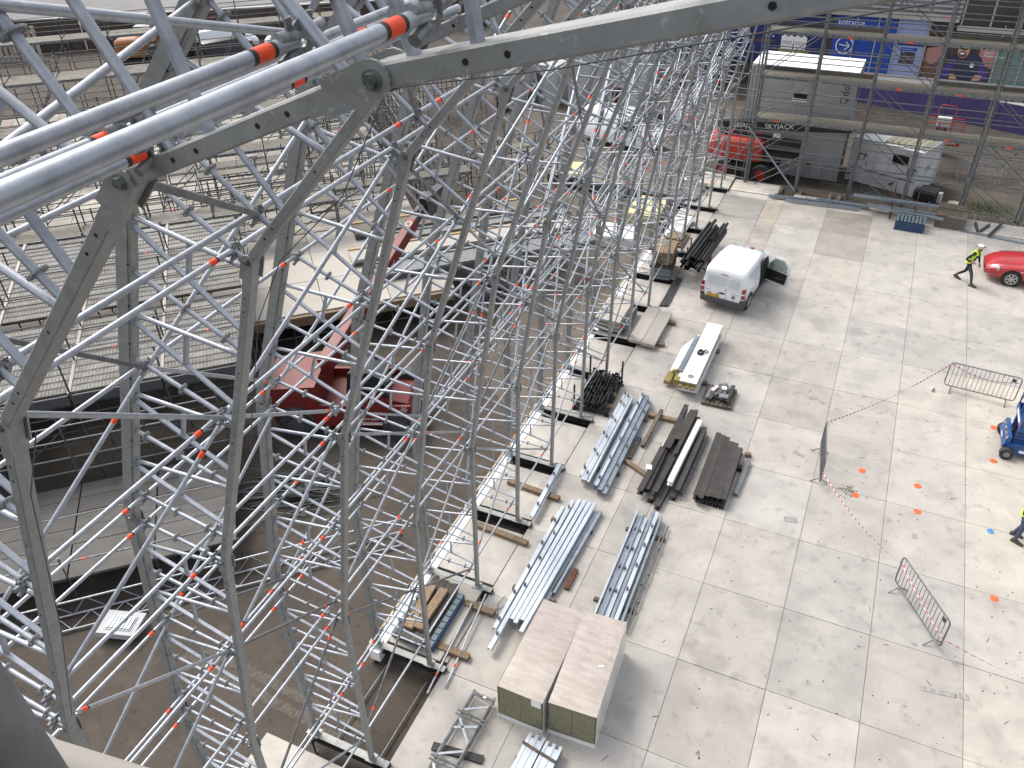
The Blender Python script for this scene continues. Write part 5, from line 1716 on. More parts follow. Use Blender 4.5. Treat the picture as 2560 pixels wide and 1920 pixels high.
walkway("walkway scaffold just behind the steel stand, with a low deck", 33.4, -20, 2.5, 2.6, 1.05)
walkway("walkway scaffold two bays behind the steel stand, crossing the pale slabs", 39.0, -20, 5.0, 3.2, 1.05)
walkway("walkway scaffold with a wide deck in the middle of the pale slabs", 44.5, -20, 5.0, 3.4, 1.4)
walkway("walkway scaffold along the far edge of the pale slabs", 50.6, -22.5, 7.5, 4.3, 1.7)
walkway("farther walkway scaffold before the brown site wall", 56.0, -22.5, 7.5, 5.2, 1.4)
walkway("short walkway scaffold right of the telehandler boom", 35.5, 1.5, 9, 2.2, .72)


def birdcage(label, u0, v0, nu, nv, z, step=1.25):
    r = thing("birdcage_scaffold", label, "scaffold", group="dense scaffold cages behind the frames")
    for i in range(nu + 1):
        for j in range(nv + 1):
            u, v = u0 + step * i, v0 + step * j
            tubeobj("standard", UV(u, v, -.45), UV(u, v, z + RND.uniform(-.4, .7)), .028, oldgalv2 if (i + j) % 3 else oldgalv, r, 7)
            if (i * 3 + j) % 4 == 0 and i < nu:
                tubeobj("brace", UV(u, v, .1), UV(u + step, v, z - .3), .022, oldgalv2, r, 7)
    zz = .5
    while zz < z:
        for j in range(nv + 1):
            tubeobj("ledger", UV(u0, v0 + step * j, zz), UV(u0 + step * nu, v0 + step * j, zz), .022, oldgalv2, r, 7)
        for i in range(nu + 1):
            tubeobj("transom", UV(u0 + step * i, v0, zz + .06), UV(u0 + step * i, v0 + step * nv, zz + .06), .022, oldgalv, r, 7)
        zz += RND.choice((.75, 1.0))
    for k in range(3):
        i, j = RND.randrange(nu), RND.randrange(nv)
        part("deck_board", uvbox(MB(), u0 + step * i, u0 + step * (i + 1), v0 + step * j, v0 + step * j + .6, z - .3, z - .25), deckboard, r)
    return r


birdcage("dense scaffold cage beyond the telehandler boom tip", 2.0, 36.8, 5, 4, 2.6)
birdcage("dense scaffold cage far behind the telehandler boom", 1.0, 43.0, 6, 4, 3.2)
birdcage("dense scaffold cage between the raised slabs and the flatbed", 9.5, 37.5, 4, 3, 2.0)
birdcage("dense scaffold cage at the back edge of the pale slabs", 6.5, 50.5, 6, 3, 3.0)
birdcage("dense scaffold cage behind the steel stand", -5.5, 35.2, 5, 2, 3.4)
# low steel trough decks along the front of the raised slabs
s = thing("trough_decks", "stacked grey trough decks lying on the raised slabs beyond the telehandler", "deck stack")
for q, (u0, u1, v, w, mt) in enumerate(((3.0, 12.5, 28.6, 1.0, oldgalv), (2.5, 12.0, 30.2, .9, terr_m), (3.5, 12.5, 31.6, .5, oldgalv), (3.0, 11.0, 32.6, 1.0, deckboard))):
    part("deck", uvbox(MB(), u0, u1, v, v + w, 1.0, 1.25), mt, s)
    part("dark_gap", uvbox(MB(), u0, u1, v - .03, v - .002, 1.0, 1.12), dkgrey, s)
    part("edge_strip", uvbox(MB(), u0, u1, v + w, v + w + .12, 1.0, 1.3), ply if q % 2 else oldgalv, s)
# loose clutter on the slabs: bundles of fittings and short tubes
for q in range(26):
    u, v = RND.uniform(-14, 6), RND.uniform(33.5, 49)
    m = MB()
    for k in range(7):
        a = RND.uniform(0, 3.1)
        p = UV(u, v, .98 + .05 * (k % 3)) + Vector((RND.uniform(-.4, .4), RND.uniform(-.4, .4), 0))
        m.tube(p, p + Vector((math.cos(a), math.sin(a), .04)) * RND.uniform(.3, 1.2), .024, 6)
    part("tube_heap", m, RND.choice((galv, oldgalv2, oldgalv)), None, kind="stuff")
sacks = M("white_sack", (.62, .62, .60), .7, c2=(.48, .48, .47), scale=5)
SACK = ["first in the row from the left", "second from the left", "third from the left", "fourth from the left", "in the middle of the row", "fourth from the right", "third from the right", "second from the right", "last of the row on the right"]
for q in range(9):
    u, v = -11 + 1.9 * q, RND.uniform(36, 43)
    p = UV(u, v, 1.1)
    m = MB().ball((0, 0, 0), .32, 10, 6, sq=(1.2, .9, .55)).ball((.3, .1, .1), .2, 8, 5, sq=(1, 1, .7))
    single("white_sack", m, sacks, "crumpled white sack lying on the pale slabs, %s" % SACK[q], "sack", p, RND.uniform(0, 6), group="white sacks among the scaffold legs")
dirt = M("pale_dirt", (.125, .105, .085), .95, c2=(.095, .08, .064), scale=.5, bump=.4, bscale=7, spots=[((.072, .06, .05), 1.3, .55, .7, .6), ((.16, .14, .115), 2.4, .58, .72, .5)])  # paler brown than the soil around it
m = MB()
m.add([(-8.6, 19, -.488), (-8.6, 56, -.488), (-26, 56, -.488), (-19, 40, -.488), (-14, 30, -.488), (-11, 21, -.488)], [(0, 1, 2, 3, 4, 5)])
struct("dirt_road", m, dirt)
# heap of dismantled steel by the telehandler
for q in range(2):
    m = MB()
    for k in range(46):
        a = rad(RND.gauss(-35 if q else 30, 14))
        c0 = (UV(-1.2, 19.2, -.46) if q == 0 else Vector((-13.6, 27.2, -.46))) + Vector((RND.gauss(0, .6), RND.gauss(0, .5), RND.uniform(0, .5)))
        d = Vector((math.cos(a), math.sin(a), RND.uniform(-.05, .05))) * RND.uniform(.7, 1.5)
        m.tube(c0 - d, c0 + d, .024, 6)
    part("tube_heap", m, oldgalv if q else oldgalv2, None, kind="stuff")

# ------------------------------------------------------------------ red telehandler
tl = thing("telehandler", "red telehandler with its boom reaching away over the slabs, seen through the frames", "telehandler", (-14.2, 17.35, -.5), rad(22))
part("chassis", MB().box(-2.2, 2.3, -1.0, 1.0, .45, .95).box(-1.2, 1.6, -1.12, -1.0, .5, 1.25).box(-1.2, 1.6, 1.0, 1.12, .5, 1.25), redmach, tl)
body = MB().hexa([(-2.6, -1.05, .7), (-.6, -1.1, .7), (-.6, 1.1, .7), (-2.6, 1.05, .7), (-2.45, -.95, 1.75), (-.7, -1.05, 1.95), (-.7, 1.05, 1.95), (-2.45, .95, 1.75)])
part("counterweight", body, redmach, tl)
part("hood", MB().hexa([(.5, -1.15, .95), (2.5, -1.1, .85), (2.5, -.1, .85), (.5, -.1, .95), (.6, -1.05, 1.75), (2.2, -1.0, 1.30), (2.2, -.15, 1.30), (.6, -.15, 1.75)]), redmach, tl)
part("side_panel", MB().box(-.6, 2.3, -1.22, -1.13, .55, 1.35), redmach, tl)
for (x, y) in ((-1.45, -1.05), (1.9, -1.05), (-1.45, 1.05), (1.9, 1.05)):
    w = part("wheel", MB().tube((x, y - .2, .55), (x, y + .2, .55), .55, 20), rubber, tl)
    part("rim", MB().tube((x, y - .22, .55), (x, y + .22, .55), .28, 14), dkgrey, w)
    part("mudguard", MB().add([(x + .62 * math.cos(rad(a)), y + sy * .22, .55 + .62 * math.sin(rad(a))) for sy in (-1, 1) for a in range(20, 161, 20)], [(k, k + 1, k + 9, k + 8) for k in range(7)]), dkgrey, tl)
cb = MB()
prof = [(0.35, .95), (1.45, .95), (1.62, 1.5), (1.45, 2.15), (1.1, 2.42), (.45, 2.42), (.3, 1.6)]
q2 = [(x, z) for x, z in prof]
mm = Matrix(((1, 0, 0, 0), (0, 0, -1, 0), (0, 1, 0, 0), (0, 0, 0, 1)))
part("cab", MB().prism(q2, -.95, -.08, 0, Matrix(((1, 0, 0, 0), (0, 0, 1, 0), (0, 1, 0, 0), (0, 0, 0, 1)))), glass_dk, tl)
part("cab_frame", MB().bar((.3, -.98, 1.6), (.45, -.98, 2.45), .07, .07).bar((.45, -.98, 2.45), (1.1, -.98, 2.45), .07, .07).bar((1.1, -.98, 2.45), (1.64, -.98, 1.5), .07, .07).bar((.3, -.05, 1.6), (.45, -.05, 2.45), .07, .07).bar((1.1, -.05, 2.45), (1.64, -.05, 1.5), .07, .07).box(.5, 1.05, -.9, -.1, 2.425, 2.46), black, tl)
part("cab_sticker", MB().box(.75, .92, -.965, -.955, 1.35, 1.55), plate_y, tl)
part("cab_sticker", MB().box(.96, 1.12, -.965, -.955, 1.35, 1.55), printwhite, tl)
text("side_text", "on", .42, printwhite, tl, face_mat((1.45, -1.228, .82), (1, 0, 0), (0, 0, 1)), ext=.002)
text("side_text", "hire team", .13, printwhite, tl, face_mat((.75, -1.228, .80), (1, 0, 0), (0, 0, 1)), ext=.002)
part("side_print", MB().box(.7, 1.9, -1.227, -1.222, .66, .69).box(.7, 1.7, -1.227, -1.222, .60, .63), printwhite, tl)
def star(c, r, n=6):
    m = MB()
    for k in range(n):
        a = math.pi * 2 * k / n
        m.bar((c[0] + .25 * r * math.cos(a), c[1], c[2] + .25 * r * math.sin(a)), (c[0] + r * math.cos(a), c[1], c[2] + r * math.sin(a)), .02, .006, up=(0, 1, 0))
    return m
part("star_logo", star((2.1, -1.228, 1.22), .12), printwhite, tl)
# boom: world direction, built in its own frame
inv = Matrix.Rotation(rad(-22), 3, 'Z')
def TLp(x, y, z):
    return inv @ Vector((x + 14.2, y - 17.35, z + .5))
b0, b1 = TLp(-14.55, 16.9, 1.75), TLp(-15.05, 23.8, 3.65)
part("boom", MB().bar(b0, lerp(b0, b1, .55), .42, .52, ch=.03).bar(lerp(b0, b1, .5), b1, .34, .42, ch=.03), redmach, tl)
bdn = (b1 - b0).normalized()
side = bdn.cross(Vector((0, 0, 1))).normalized()
upb = side.cross(bdn)
fm = face_mat(lerp(b0, b1, .93) + upb * .216 - side * .12, -bdn, -side)
part("star_logo", MB().ring(lerp(b0, b1, .95) + upb * .213, upb, .13, .11, .004, 16), printwhite, tl)
text("boom_text", "rental", .3, printwhite, tl, face_mat(lerp(b0, b1, .60) + side * .215 - upb * .10, bdn, upb), ext=.002)
part("boom_nose", MB().bar(b1, b1 + bdn * .9, .26, .34).bar(b1 + bdn * .3 + upb * .2, b1 + bdn * 1.4 - upb * .1, .12, .12), black, tl)
part("fork_carriage", MB().rbox(tuple(b1 + bdn * 1.5 + side * .1 - upb * .2), (1.5, .35, .8), rad(70)).bar(b1 + bdn * .9, b1 + bdn * 1.6, .5, .3), black, tl)
part("ram", MB().tube(lerp(b0, b1, .08) - upb * .5, lerp(b0, b1, .42) - upb * .25, .08, 10), oldgalv, tl)

# flat trailer beyond the frames, with yellow board
s = thing("flat_trailer", "long low flatbed with dark underside beyond the frames", "flatbed", (-15.6, 38.2, -.5), rad(-3.5))
part("bed", MB().box(0, 8.0, 0, 2.2, .45, .62), deckboard, s)
part("skirt", MB().box(0, 8.0, -.02, -.002, .2, .62).box(.3, 7.7, .3, 1.9, .15, .44), dkgrey, s)
for x in (1.2, 2.2, 6.2):
    part("wheel", MB().tube((x, .05, .25), (x, .3, .25), .25, 14).tube((x, 1.9, .25), (x, 2.15, .25), .25, 14), rubber, s)
single("yellow_board", MB().rbox((0, 0, .02), (1.1, 1.7, .05)), M("yellow_board", (.50, .46, .26), .8), "pale yellow board lying on the flatbed", "board", (-14.6, 39.3, .12), rad(20))
for q, (x, y, w, d, lab) in enumerate(((-9.6, 36.3, 1.6, 2.2, "pale yellow insulation slabs stacked behind the far frames"), (-10.2, 33.2, 1.9, 1.5, "white panels stacked on the soil behind the far frames"), (-9.2, 39.5, 1.4, 1.4, "white block pack behind the last frames"))):
    r = thing("panel_stack", lab, "panel stack", (x, y, -.5), rad(8 * q))
    for k in range(4):
        part("panel", MB().box(-w / 2 + RND.uniform(-.05, .05), w / 2, -d / 2, d / 2 + RND.uniform(-.05, .05), .14 * k, .14 * k + .13), white if q else D.materials["yellow_board"], r)
# second pair of grey cabins and a white van behind the frames
for q, (z, lab) in enumerate(((-.45, "lower pale cabin seen through the arch frames"), (2.2, "upper pale cabin with a white roof seen through the arch frames"))):
    c = cabin("site_cabin", lab, "site cabin", (-18.7, 49.4, z), rad(-4), 5.3, 2.7, 2.62, cabin_m, white if q else cabin_m)
    c["group"] = "grey site cabins"
    part("end_panel", MB().box(5.302, 5.32, .1, 2.6, .1, 2.5), midgrey, c)
    text("logo_text", "Qdos", .5, shopdark, c, face_mat((1.9 if q else 4.9, -.008, .9), (0, 0, 1), (-1, 0, 0)), ext=.002)
    part("window", MB().box(2.9, 3.5, -.02, -.004, 1.1, 2.0), glass_dk, c)
c = cabin("site_cabin", "dark-doored pale cabin left of the cabin pair", "site cabin", (-24.5, 50.5, -.45), rad(-6), 4.6, 2.6, 2.6, cabin_m, cabin_m)
part("door", MB().box(2.6, 3.6, -.04, -.004, .1, 2.1), dkgrey, c)
part("notice", MB().box(2.0, 2.4, -.03, -.004, 1.4, 1.8), printwhite, c)
single("black_bin", MB().box(-.35, .35, -.35, .35, 0, 1.0).box(-.38, .38, -.38, .38, 1.0, 1.1), black, "black wheelie bin in front of the dark-doored cabin", "bin", (-23.0, 48.6, -.5), rad(12))
for q, (a, b) in enumerate((((-20.5, 46.2), (-18.6, 45.9)), ((-18.3, 45.7), (-16.4, 45.4)))):
    o = barrier("crowd_barrier", ["left crowd barrier on the dirt before the cabin pair", "right crowd barrier on the dirt before the cabin pair"][q], a, b, "crowd barriers before the cabin pair")
    o.location.z = -.49

# ------------------------------------------------------------------ road, wall and vehicles at the upper left
m = MB().add([(-150, 20, -.48), (-40, 72, -.48), (-30, 130, -.48), (-150, 140, -.48)], [(0, 1, 2, 3)])
struct("road", m, asphalt)
m = MB()
for (off) in (0.0, 2.6):
    a, b = Vector((-95, 46 + off, -.474)), Vector((-50, 67 + off, -.474))
    d = (b - a).normalized()
    n = Vector((-d.y, d.x, 0)) * .12
    m.add([a - n, b - n, b + n, a + n], [(0, 1, 2, 3)])
struct("road_markings", m, stonelt)
wl = thing("site_wall", "dark brown site wall between the scaffolds and the road", "wall")
for q in range(8):
    a, b = lerp((-72, 44.5, 0), (-34, 70, 0), q / 8), lerp((-72, 44.5, 0), (-34, 70, 0), (q + 1) / 8 - .004)
    part("panel", MB().bar(a + Vector((0, 0, .75)), b + Vector((0, 0, .75)), .25, 2.5), wallbrown, wl)
    part("coping", MB().bar(a + Vector((0, 0, 2.05)), b + Vector((0, 0, 2.05)), .4, .09), stonelt, wl)
rf = thing("ribbed_gate", "pale ribbed panel gate at the end of the brown wall", "gate", (-67.0, 44.6, -.5), rad(32))
for q in range(11):
    part("rib", MB().box(.42 * q, .42 * q + .26, 0, .1, 0, 2.6), terr_m, rf)
part("rail", MB().box(0, 4.5, .101, .16, .3, .45).box(0, 4.5, .101, .16, 2.1, 2.25), stonelt, rf)


def excavator(loc, rz, label):
    r = thing("excavator", label, "excavator", loc, rz, group="amber excavators by the wall")
    part("house", rounded(-1.3, 1.2, -1.1, 1.1, 1.0, 2.3, .35), orgmach, r)
    part("cab", MB().box(.1, 1.3, .2, 1.15, 1.2, 2.9), glass_dk, r)
    for y in (-1.0, 1.0):
        part("track", MB().box(-1.6, 1.6, y - .28, y + .28, .05, .85), blacksteel, r)
    part("boom", MB().bar((1.1, -.3, 1.6), (3.0, -.3, 3.6), .35, .45).bar((3.0, -.3, 3.6), (4.6, -.3, 2.0), .3, .35), orgmach, r)
    part("bucket", MB().rbox((4.7, -.3, 1.5), (.7, .8, .7)), dkgrey, r)
    return r


excavator((-54.0, 48.2, -.5), rad(30), "amber excavator by the brown wall, nearer to the ribbed gate")
excavator((-54.0, 52.4, -.5), rad(-60), "amber excavator by the brown wall, farther from the ribbed gate")


def loft_vehicle(m, st, ny=5):
    """st: stations (x, half width, z low, z shoulder, z top, half width top)"""
    secs = []
    for (x, w, z0, zs, zt, wt) in st:
        r = .06
        secs.append([(x, -w + .03, z0), (x, -w, z0 + .12), (x, -w, zs - .04), (x, -w * .985, zs), (x, -wt, zt - r), (x, -wt + r, zt), (x, wt - r, zt), (x, wt, zt - r), (x, w * .985, zs), (x, w, zs - .04), (x, w, z0 + .12), (x, w - .03, z0)])
    return m.loft(secs)


def simple_car(loc, rz, label, mt, van=False):
    r = thing("parked_van" if van else "parked_car", label, "van" if van else "car", loc, rz, group="vehicles beyond the brown wall")
    if van:
        st = [(-2.4, .85, .35, 1.0, 1.95, .78), (-2.3, .92, .3, 1.0, 2.0, .82), (.9, .92, .3, 1.0, 2.0, .82), (1.6, .92, .3, 1.05, 1.25, .8), (2.3, .88, .3, .9, 1.05, .75), (2.5, .8, .4, .75, .85, .65)]
    else:
        st = [(-2.1, .75, .35, .75, .9, .6), (-2.0, .85, .3, .8, .95, .65), (-1.5, .87, .28, .85, 1.3, .6), (-.6, .87, .28, .87, 1.45, .6), (.4, .87, .28, .85, 1.38, .6), (1.0, .87, .28, .82, .95, .68), (1.9, .83, .3, .75, .82, .6), (2.1, .72, .38, .62, .68, .5)]
    part("body", loft_vehicle(MB(), st), mt, r)
    part("window", (MB().box(-1.4, .7, -.80, .80, 1.0, 1.28) if not van else MB().box(.6, 1.4, -.9, .9, 1.15, 1.7)), glass_dk, r)
    for x in (-1.35, 1.4):
        for y in (-.8, .8):
            part("wheel", MB().tube((x, y - .09, .31), (x, y + .09, .31), .31, 14), rubber, r)
    return r


simple_car((-50.5, 54.2, -.48), rad(60), "white van with dark windows behind the scaffolds, upper left", whitepaint, True)
simple_car((-47.5, 51.5, -.48), rad(62), "black van in front of the white van, upper left", black, True)
simple_car((-46.0, 57.0, -.48), rad(30), "white car right of the vans, upper left", whitepaint)
simple_car((-43.0, 60.5, -.48), rad(15), "silver car far behind the vans, upper left", cabin_m)
simple_car((-14.0, 45.4, -.48), rad(-10), "white van standing on the dirt behind the arch frames", whitepaint, True)
for q in range(7):
    p = (-92 + 7 * q + RND.uniform(-2, 2), 74 + 3.5 * q, -.5)
    r = thing("bush", ["small green bush at the road edge, farthest left", "green bush second along the road edge", "green bush third along the road edge", "green bush in the middle of the road edge", "green bush fifth along the road edge", "green bush sixth along the road edge", "green bush last along the road edge"][q], "bush", p, 0, "bushes along the road")
    m = MB()
    for k in range(420):
        c0 = Vector((RND.gauss(0, 1.2), RND.gauss(0, .9), abs(RND.gauss(1.0, .6))))
        a, t = RND.uniform(0, 6.28), RND.uniform(-.6, .6)
        x, y = Vector((math.cos(a), math.sin(a), t)) * .14, Vector((-math.sin(a), math.cos(a), RND.uniform(-.6, .6))) * .10
        m.add([c0 - x, c0 + y, c0 + x, c0 - y], [(0, 1, 2, 3)])
    part("foliage", m, leafm, r)
    part("stem", MB().tube((0, 0, 0), (.1, 0, .9), .06, 6), timberdk, r)
# ------------------------------------------------------------------ vehicles on the floor (local y = forward, x = right)
def car_sections(st, n_roof=4):
    secs = []
    for (y, w, z0, zs, zt, wt) in st:
        half = [(w - .10, z0), (w - .02, z0 + .05), (w, z0 + .22), (w * 1.004, (z0 + zs) / 2 + .08), (w * .995, zs - .06), (w * .975, zs)]
        for k in range(1, n_roof + 1):          # side glass area up to the roof edge
            t = k / n_roof
            half.append((w * .975 + (wt - w * .975) * t ** 1.25, zs + (zt - .05 - zs) * t))
        half += [(wt - .035, zt - .018), (wt - .10, zt), (wt * .5, zt + .018)]
        secs.append([(x, y, z) for x, z in half] + [(0, y, zt + .024)] + [(-x, y, z) for x, z in half[::-1]])
    return secs


def wheel(parent, x, y, r, w, spokes=7, rim_m=alloy):
    s = 1 if x > 0 else -1
    wh = part("wheel", MB().tube((x - w / 2, y, r), (x + w / 2, y, r), r, 24), rubber, parent)
    m = MB()
    xo = x + s * (w / 2 + .004)
    m.ring((xo, y, r), (1, 0, 0), r * .70, r * .60, .016, 24)
    for k in range(spokes):
        a = 2 * math.pi * k / spokes
        m.bar((xo, y + .04 * math.cos(a), r + .04 * math.sin(a)), (xo, y + r * .63 * math.cos(a), r + r * .63 * math.sin(a)), .055, .014, up=(1, 0, 0))
    m.tube((xo - .01, y, r), (xo + .012 * s, y, r), .05, 12)
    part("rim", m, rim_m, wh)
    part("hub_disc", MB().tube((x + s * (w / 2 - .02), y, r), (x + s * (w / 2 + .0015), y, r), r * .66, 20), hole_m, wh)
    return wh


van = thing("panel_van", "white panel van with its driver-side front door open", "van", (-4.2, 28.03, 0), rad(-8))
st = [(0.0, .80, .44, 1.0, 1.53, .71), (.03, .838, .38, 1.01, 1.63, .745), (.10, .852, .32, 1.02, 1.695, .76), (.35, .86, .30, 1.02, 1.725, .765), (1.3, .865, .28, 1.02, 1.74, .77), (2.05, .865, .28, 1.01, 1.715, .735),
      (2.4, .865, .28, 1.0, 1.655, .66), (2.75, .865, .28, .99, 1.46, .64), (3.2, .86, .28, .97, 1.12, .68), (3.6, .845, .28, .90, 1.02, .68), (3.95, .80, .30, .78, .90, .62), (4.15, .70, .36, .62, .74, .52), (4.2, .60, .4, .56, .66, .45)]
part("body", MB().loft(car_sections(st)), whitepaint, van)
panel_w = M("van_panel", (.58, .60, .64), .35, coat=.5)
# rear doors: recessed blank windows, seam, handle
def rear_poly(pts, y, mt, name, th=.008):
    m = MB().prism([(x, z) for x, z in pts], -th / 2, th / 2, 0, Matrix(((1, 0, 0, 0), (0, .0, 1, y), (0, 1, 0, 0), (0, 0, 0, 1))))
    return part(name, m, mt, van)
def rr(x0, x1, z0, z1, r, n=4):
    q = []
    for (cx, cz, t0) in ((x1 - r, z1 - r, 0), (x0 + r, z1 - r, 90), (x0 + r, z0 + r, 180), (x1 - r, z0 + r, 270)):
        for k in range(n + 1):
            t = rad(t0 + 90 * k / n)
            q.append((cx + r * math.cos(t), cz + r * math.sin(t)))
    return q
rear_poly(rr(-.76, .13, .44, 1.52, .10), .0, whitepaint, "rear_door")
rear_poly(rr(.142, .76, .44, 1.52, .10), .0, whitepaint, "rear_door")
rear_poly(rr(-.64, .09, 1.02, 1.42, .09), -.004, panel_w, "blank_window")
rear_poly(rr(.18, .64, 1.02, 1.42, .09), -.004, panel_w, "blank_window")
part("door_seam", MB().box(.131, .141, -.0055, .0, .45, 1.51).box(-.74, .74, -.0045, .0, .955, .962), vanseam, van)
part("brake_light", MB().box(-.14, .12, -.012, .02, 1.515, 1.545), redlamp, van)
part("rear_handle", MB().prism([(-.16, .745), (-.07, .72), (.03, .72), (.11, .745), (.03, .775), (-.07, .775)], 0, .03, 0, Matrix(((1, 0, 0, 0), (0, 0, 1, -.035), (0, 1, 0, 0), (0, 0, 0, 1)))), black, van)
part("lock", MB().box(.09, .11, -.012, -.004, .86, .92), black, van)
part("bumper", MB().loft([[(x, -.07, z) for x, z in ((-.80, .30), (.80, .30), (.80, .49), (-.80, .49))], [(x, .0, z) for x, z in ((-.86, .27), (.86, .27), (.86, .52), (-.86, .52))], [(x, .30, z) for x, z in ((-.875, .29), (.875, .29), (.875, .44), (-.875, .44))]], smooth=False), dkgrey, van)
part("bumper_corner", MB().box(-.868, -.70, -.02, .25, .49, .64).box(.70, .868, -.02, .25, .49, .64), dkgrey, van)
for sx in (-1, 1):
    part("tail_lamp", MB().box(sx * .80 - .065, sx * .80 + .065, -.03, .14, .70, .87).box(sx * .80 - .06, sx * .80 + .06, -.028, .14, .93, 1.10), redlamp, van)
    part("lamp_band", MB().box(sx * .80 - .06, sx * .80 + .06, -.026, .13, .872, .928), printwhite, van)
pl = part("number_plate", MB().box(-.62, -.12, -.022, -.004, .53, .64), plate_y, van)
text("plate_text", "WX67 UGD", .105, shopdark, pl, face_mat((-.595, -.0235, .55), (1, 0, 0), (0, 0, 1)), ext=.0008, font_scale_x=.9)
part("plate_lamp", MB().box(-.55, -.45, -.03, -.004, .67, .69).box(-.25, -.15, -.03, -.004, .67, .69), black, van)
part("badge", MB().ring((.44, -.010, .68), (0, 1, 0), .075, .055, .012, 16).ring((.44, -.010, .68), (0, 1, 0), .04, .022, .012, 12), oldgalv, van)
part("lettering", MB().box(-.70, -.48, -.009, -.004, .79, .805).box(.30, .62, -.009, -.004, .80, .813), midgrey, van)
# sides
for sx in (-1, 1):
    part("side_panel", MB().prism(rr(.55, 1.55, 1.05, 1.48, .12), 0, .006, 0, Matrix(((0, 0, sx, sx * .80), (1, 0, 0, 0), (0, 1, 0, 0), (0, 0, 0, 1)))), panel_w, van)
    part("sill", MB().box(sx * .868 - .012, sx * .868 + .012, .95, 3.0, .30, .42), dkgrey, van)
    for y in (.68, 3.38):
        part("wheel_arch", MB().tube((sx * .84, y, .33), (sx * .872, y, .33), .375, 20), hole_m, van)
        wheel(van, sx * .80, y, .31, .16, 9)
part("door_opening", MB().prism([(1.72, .42), (2.70, .42), (2.78, .98), (2.42, 1.50), (2.0, 1.56), (1.74, 1.50)], 0, .012, 0, Matrix(((0, .0, 1, .862), (1, 0, 0, 0), (0, 1, 0, 0), (0, 0, 0, 1)))), hole_m, van)
part("seat", MB().rbox((.55, 1.85, .85), (.5, .2, .9)), dkgrey, van)
part("windscreen", MB().add([(-.60, 2.42, 1.665), (.60, 2.42, 1.665), (.66, 3.12, 1.165), (-.66, 3.12, 1.165)], [(0, 1, 2, 3)]), glass_dk, van)
part("mirror", MB().rbox((-.99, 2.70, 1.08), (.18, .09, .22), .2), black, van)
part("aerial", MB().tube((-.05, 2.15, 1.70), (-.05, 2.05, 1.92), .007, 6).tube((-.05, 2.15, 1.70), (-.05, 2.15, 1.735), .02, 8), black, van)
part("roof_beacon", MB().ball((.22, 2.28, 1.69), .10, 10, 5, sq=(1.2, .8, .6), v0=0), redlamp, van)
# open front door, hinged at the screen pillar
dr = part("front_door", MB().loft([[(x, y, z) for y, z in ()] for x in ()]) if False else MB().prism([(0, .36), (1.02, .40), (1.06, .98), (.98, 1.30), (.74, 1.50), (.30, 1.47), (-.02, 1.0)], -.045, .0, 0, Matrix(((1, 0, 0, 0), (0, 0, 1, 0), (0, 1, 0, 0), (0, 0, 0, 1)))), whitepaint, van)
dr.location = (.875, 2.62, 0)
dr.rotation_euler = (0, 0, rad(-17))
def dpoly(pts, y0, y1, mt, name):
    o = part(name, MB().prism(pts, y0, y1, 0, Matrix(((1, 0, 0, 0), (0, 0, 1, 0), (0, 1, 0, 0), (0, 0, 0, 1)))), mt, dr)
    return o
dpoly([(.04, .44), (.88, .47), (.94, .92), (.03, .92)], -.085, -.046, black, "door_trim")
dpoly([(.05, .94), (.90, .96), (.88, 1.24), (.70, 1.42), (.32, 1.40), (.10, 1.14)], -.056, -.046, glass_lt, "door_glass")
dpoly([(.20, .94), (.225, .94), (.225, 1.28), (.20, 1.25)], -.06, -.045, black, "glass_bar")
dpoly([(.42, .62), (.80, .64), (.80, .70), (.42, .68)], -.11, -.086, dkgrey, "arm_rest")
part("door_mirror", MB().rbox((.34, .10, 1.05), (.17, .1, .24), .2).rbox((.18, .03, .97), (.22, .05, .06)), black, dr)

car = thing("red_car", "red car at the right edge facing left, only its front half in view", "car", (9.15, 35.07, 0), rad(90))
st = [(0.0, .60, .42, .72, .86, .5), (.10, .78, .34, .82, .95, .60), (.5, .84, .28, .87, 1.08, .60), (1.0, .855, .26, .88, 1.28, .57), (1.6, .86, .25, .88, 1.36, .56), (2.1, .86, .25, .87, 1.31, .56), (2.5, .86, .25, .845, 1.06, .60),
      (2.78, .86, .25, .82, .92, .65), (3.2, .855, .25, .78, .87, .69), (3.6, .845, .26, .72, .80, .68), (3.9, .79, .27, .64, .72, .63), (4.08, .68, .28, .54, .63, .54), (4.18, .50, .31, .46, .54, .40)]
part("body", MB().loft(car_sections(st)), red, car)
part("windscreen", MB().add([(-.53, 2.06, 1.325), (.53, 2.06, 1.325), (.62, 2.74, .955), (-.62, 2.74, .955)], [(0, 1, 2, 3)]), glass_dk, car)
part("rear_window", MB().add([(-.53, 1.1, 1.32), (-.58, .5, 1.10), (.58, .5, 1.10), (.53, 1.1, 1.32)], [(0, 1, 2, 3)]), glass_dk, car)
for sx in (-1, 1):
    part("side_glass", MB().add([(sx * .848, 1.0, .92), (sx * .848, 2.45, .90), (sx * .60, 2.05, 1.27), (sx * .60, 1.15, 1.25)], [(0, 1, 2, 3)]), glass_dk, car)
    part("headlamp", MB().hexa([(sx * .52, 4.10, .53), (sx * .77, 3.93, .55), (sx * .835, 3.70, .61), (sx * .56, 3.75, .55), (sx * .52, 4.07, .62), (sx * .755, 3.90, .655), (sx * .815, 3.69, .715), (sx * .60, 3.74, .72)]), lampglass, car)
    part("side_repeater", MB().box(sx * .857, sx * .868, 2.85, 2.93, .66, .69), printwhite, car)
    for y in (.75, 3.18):
        part("wheel_arch", MB().tube((sx * .835, y, .33), (sx * .862, y, .33), .37, 22), hole_m, car)
        wheel(car, sx * .79, y, .315, .17, 7)
part("grille", MB().box(-.34, .34, 4.10, 4.19, .40, .47), black, car)
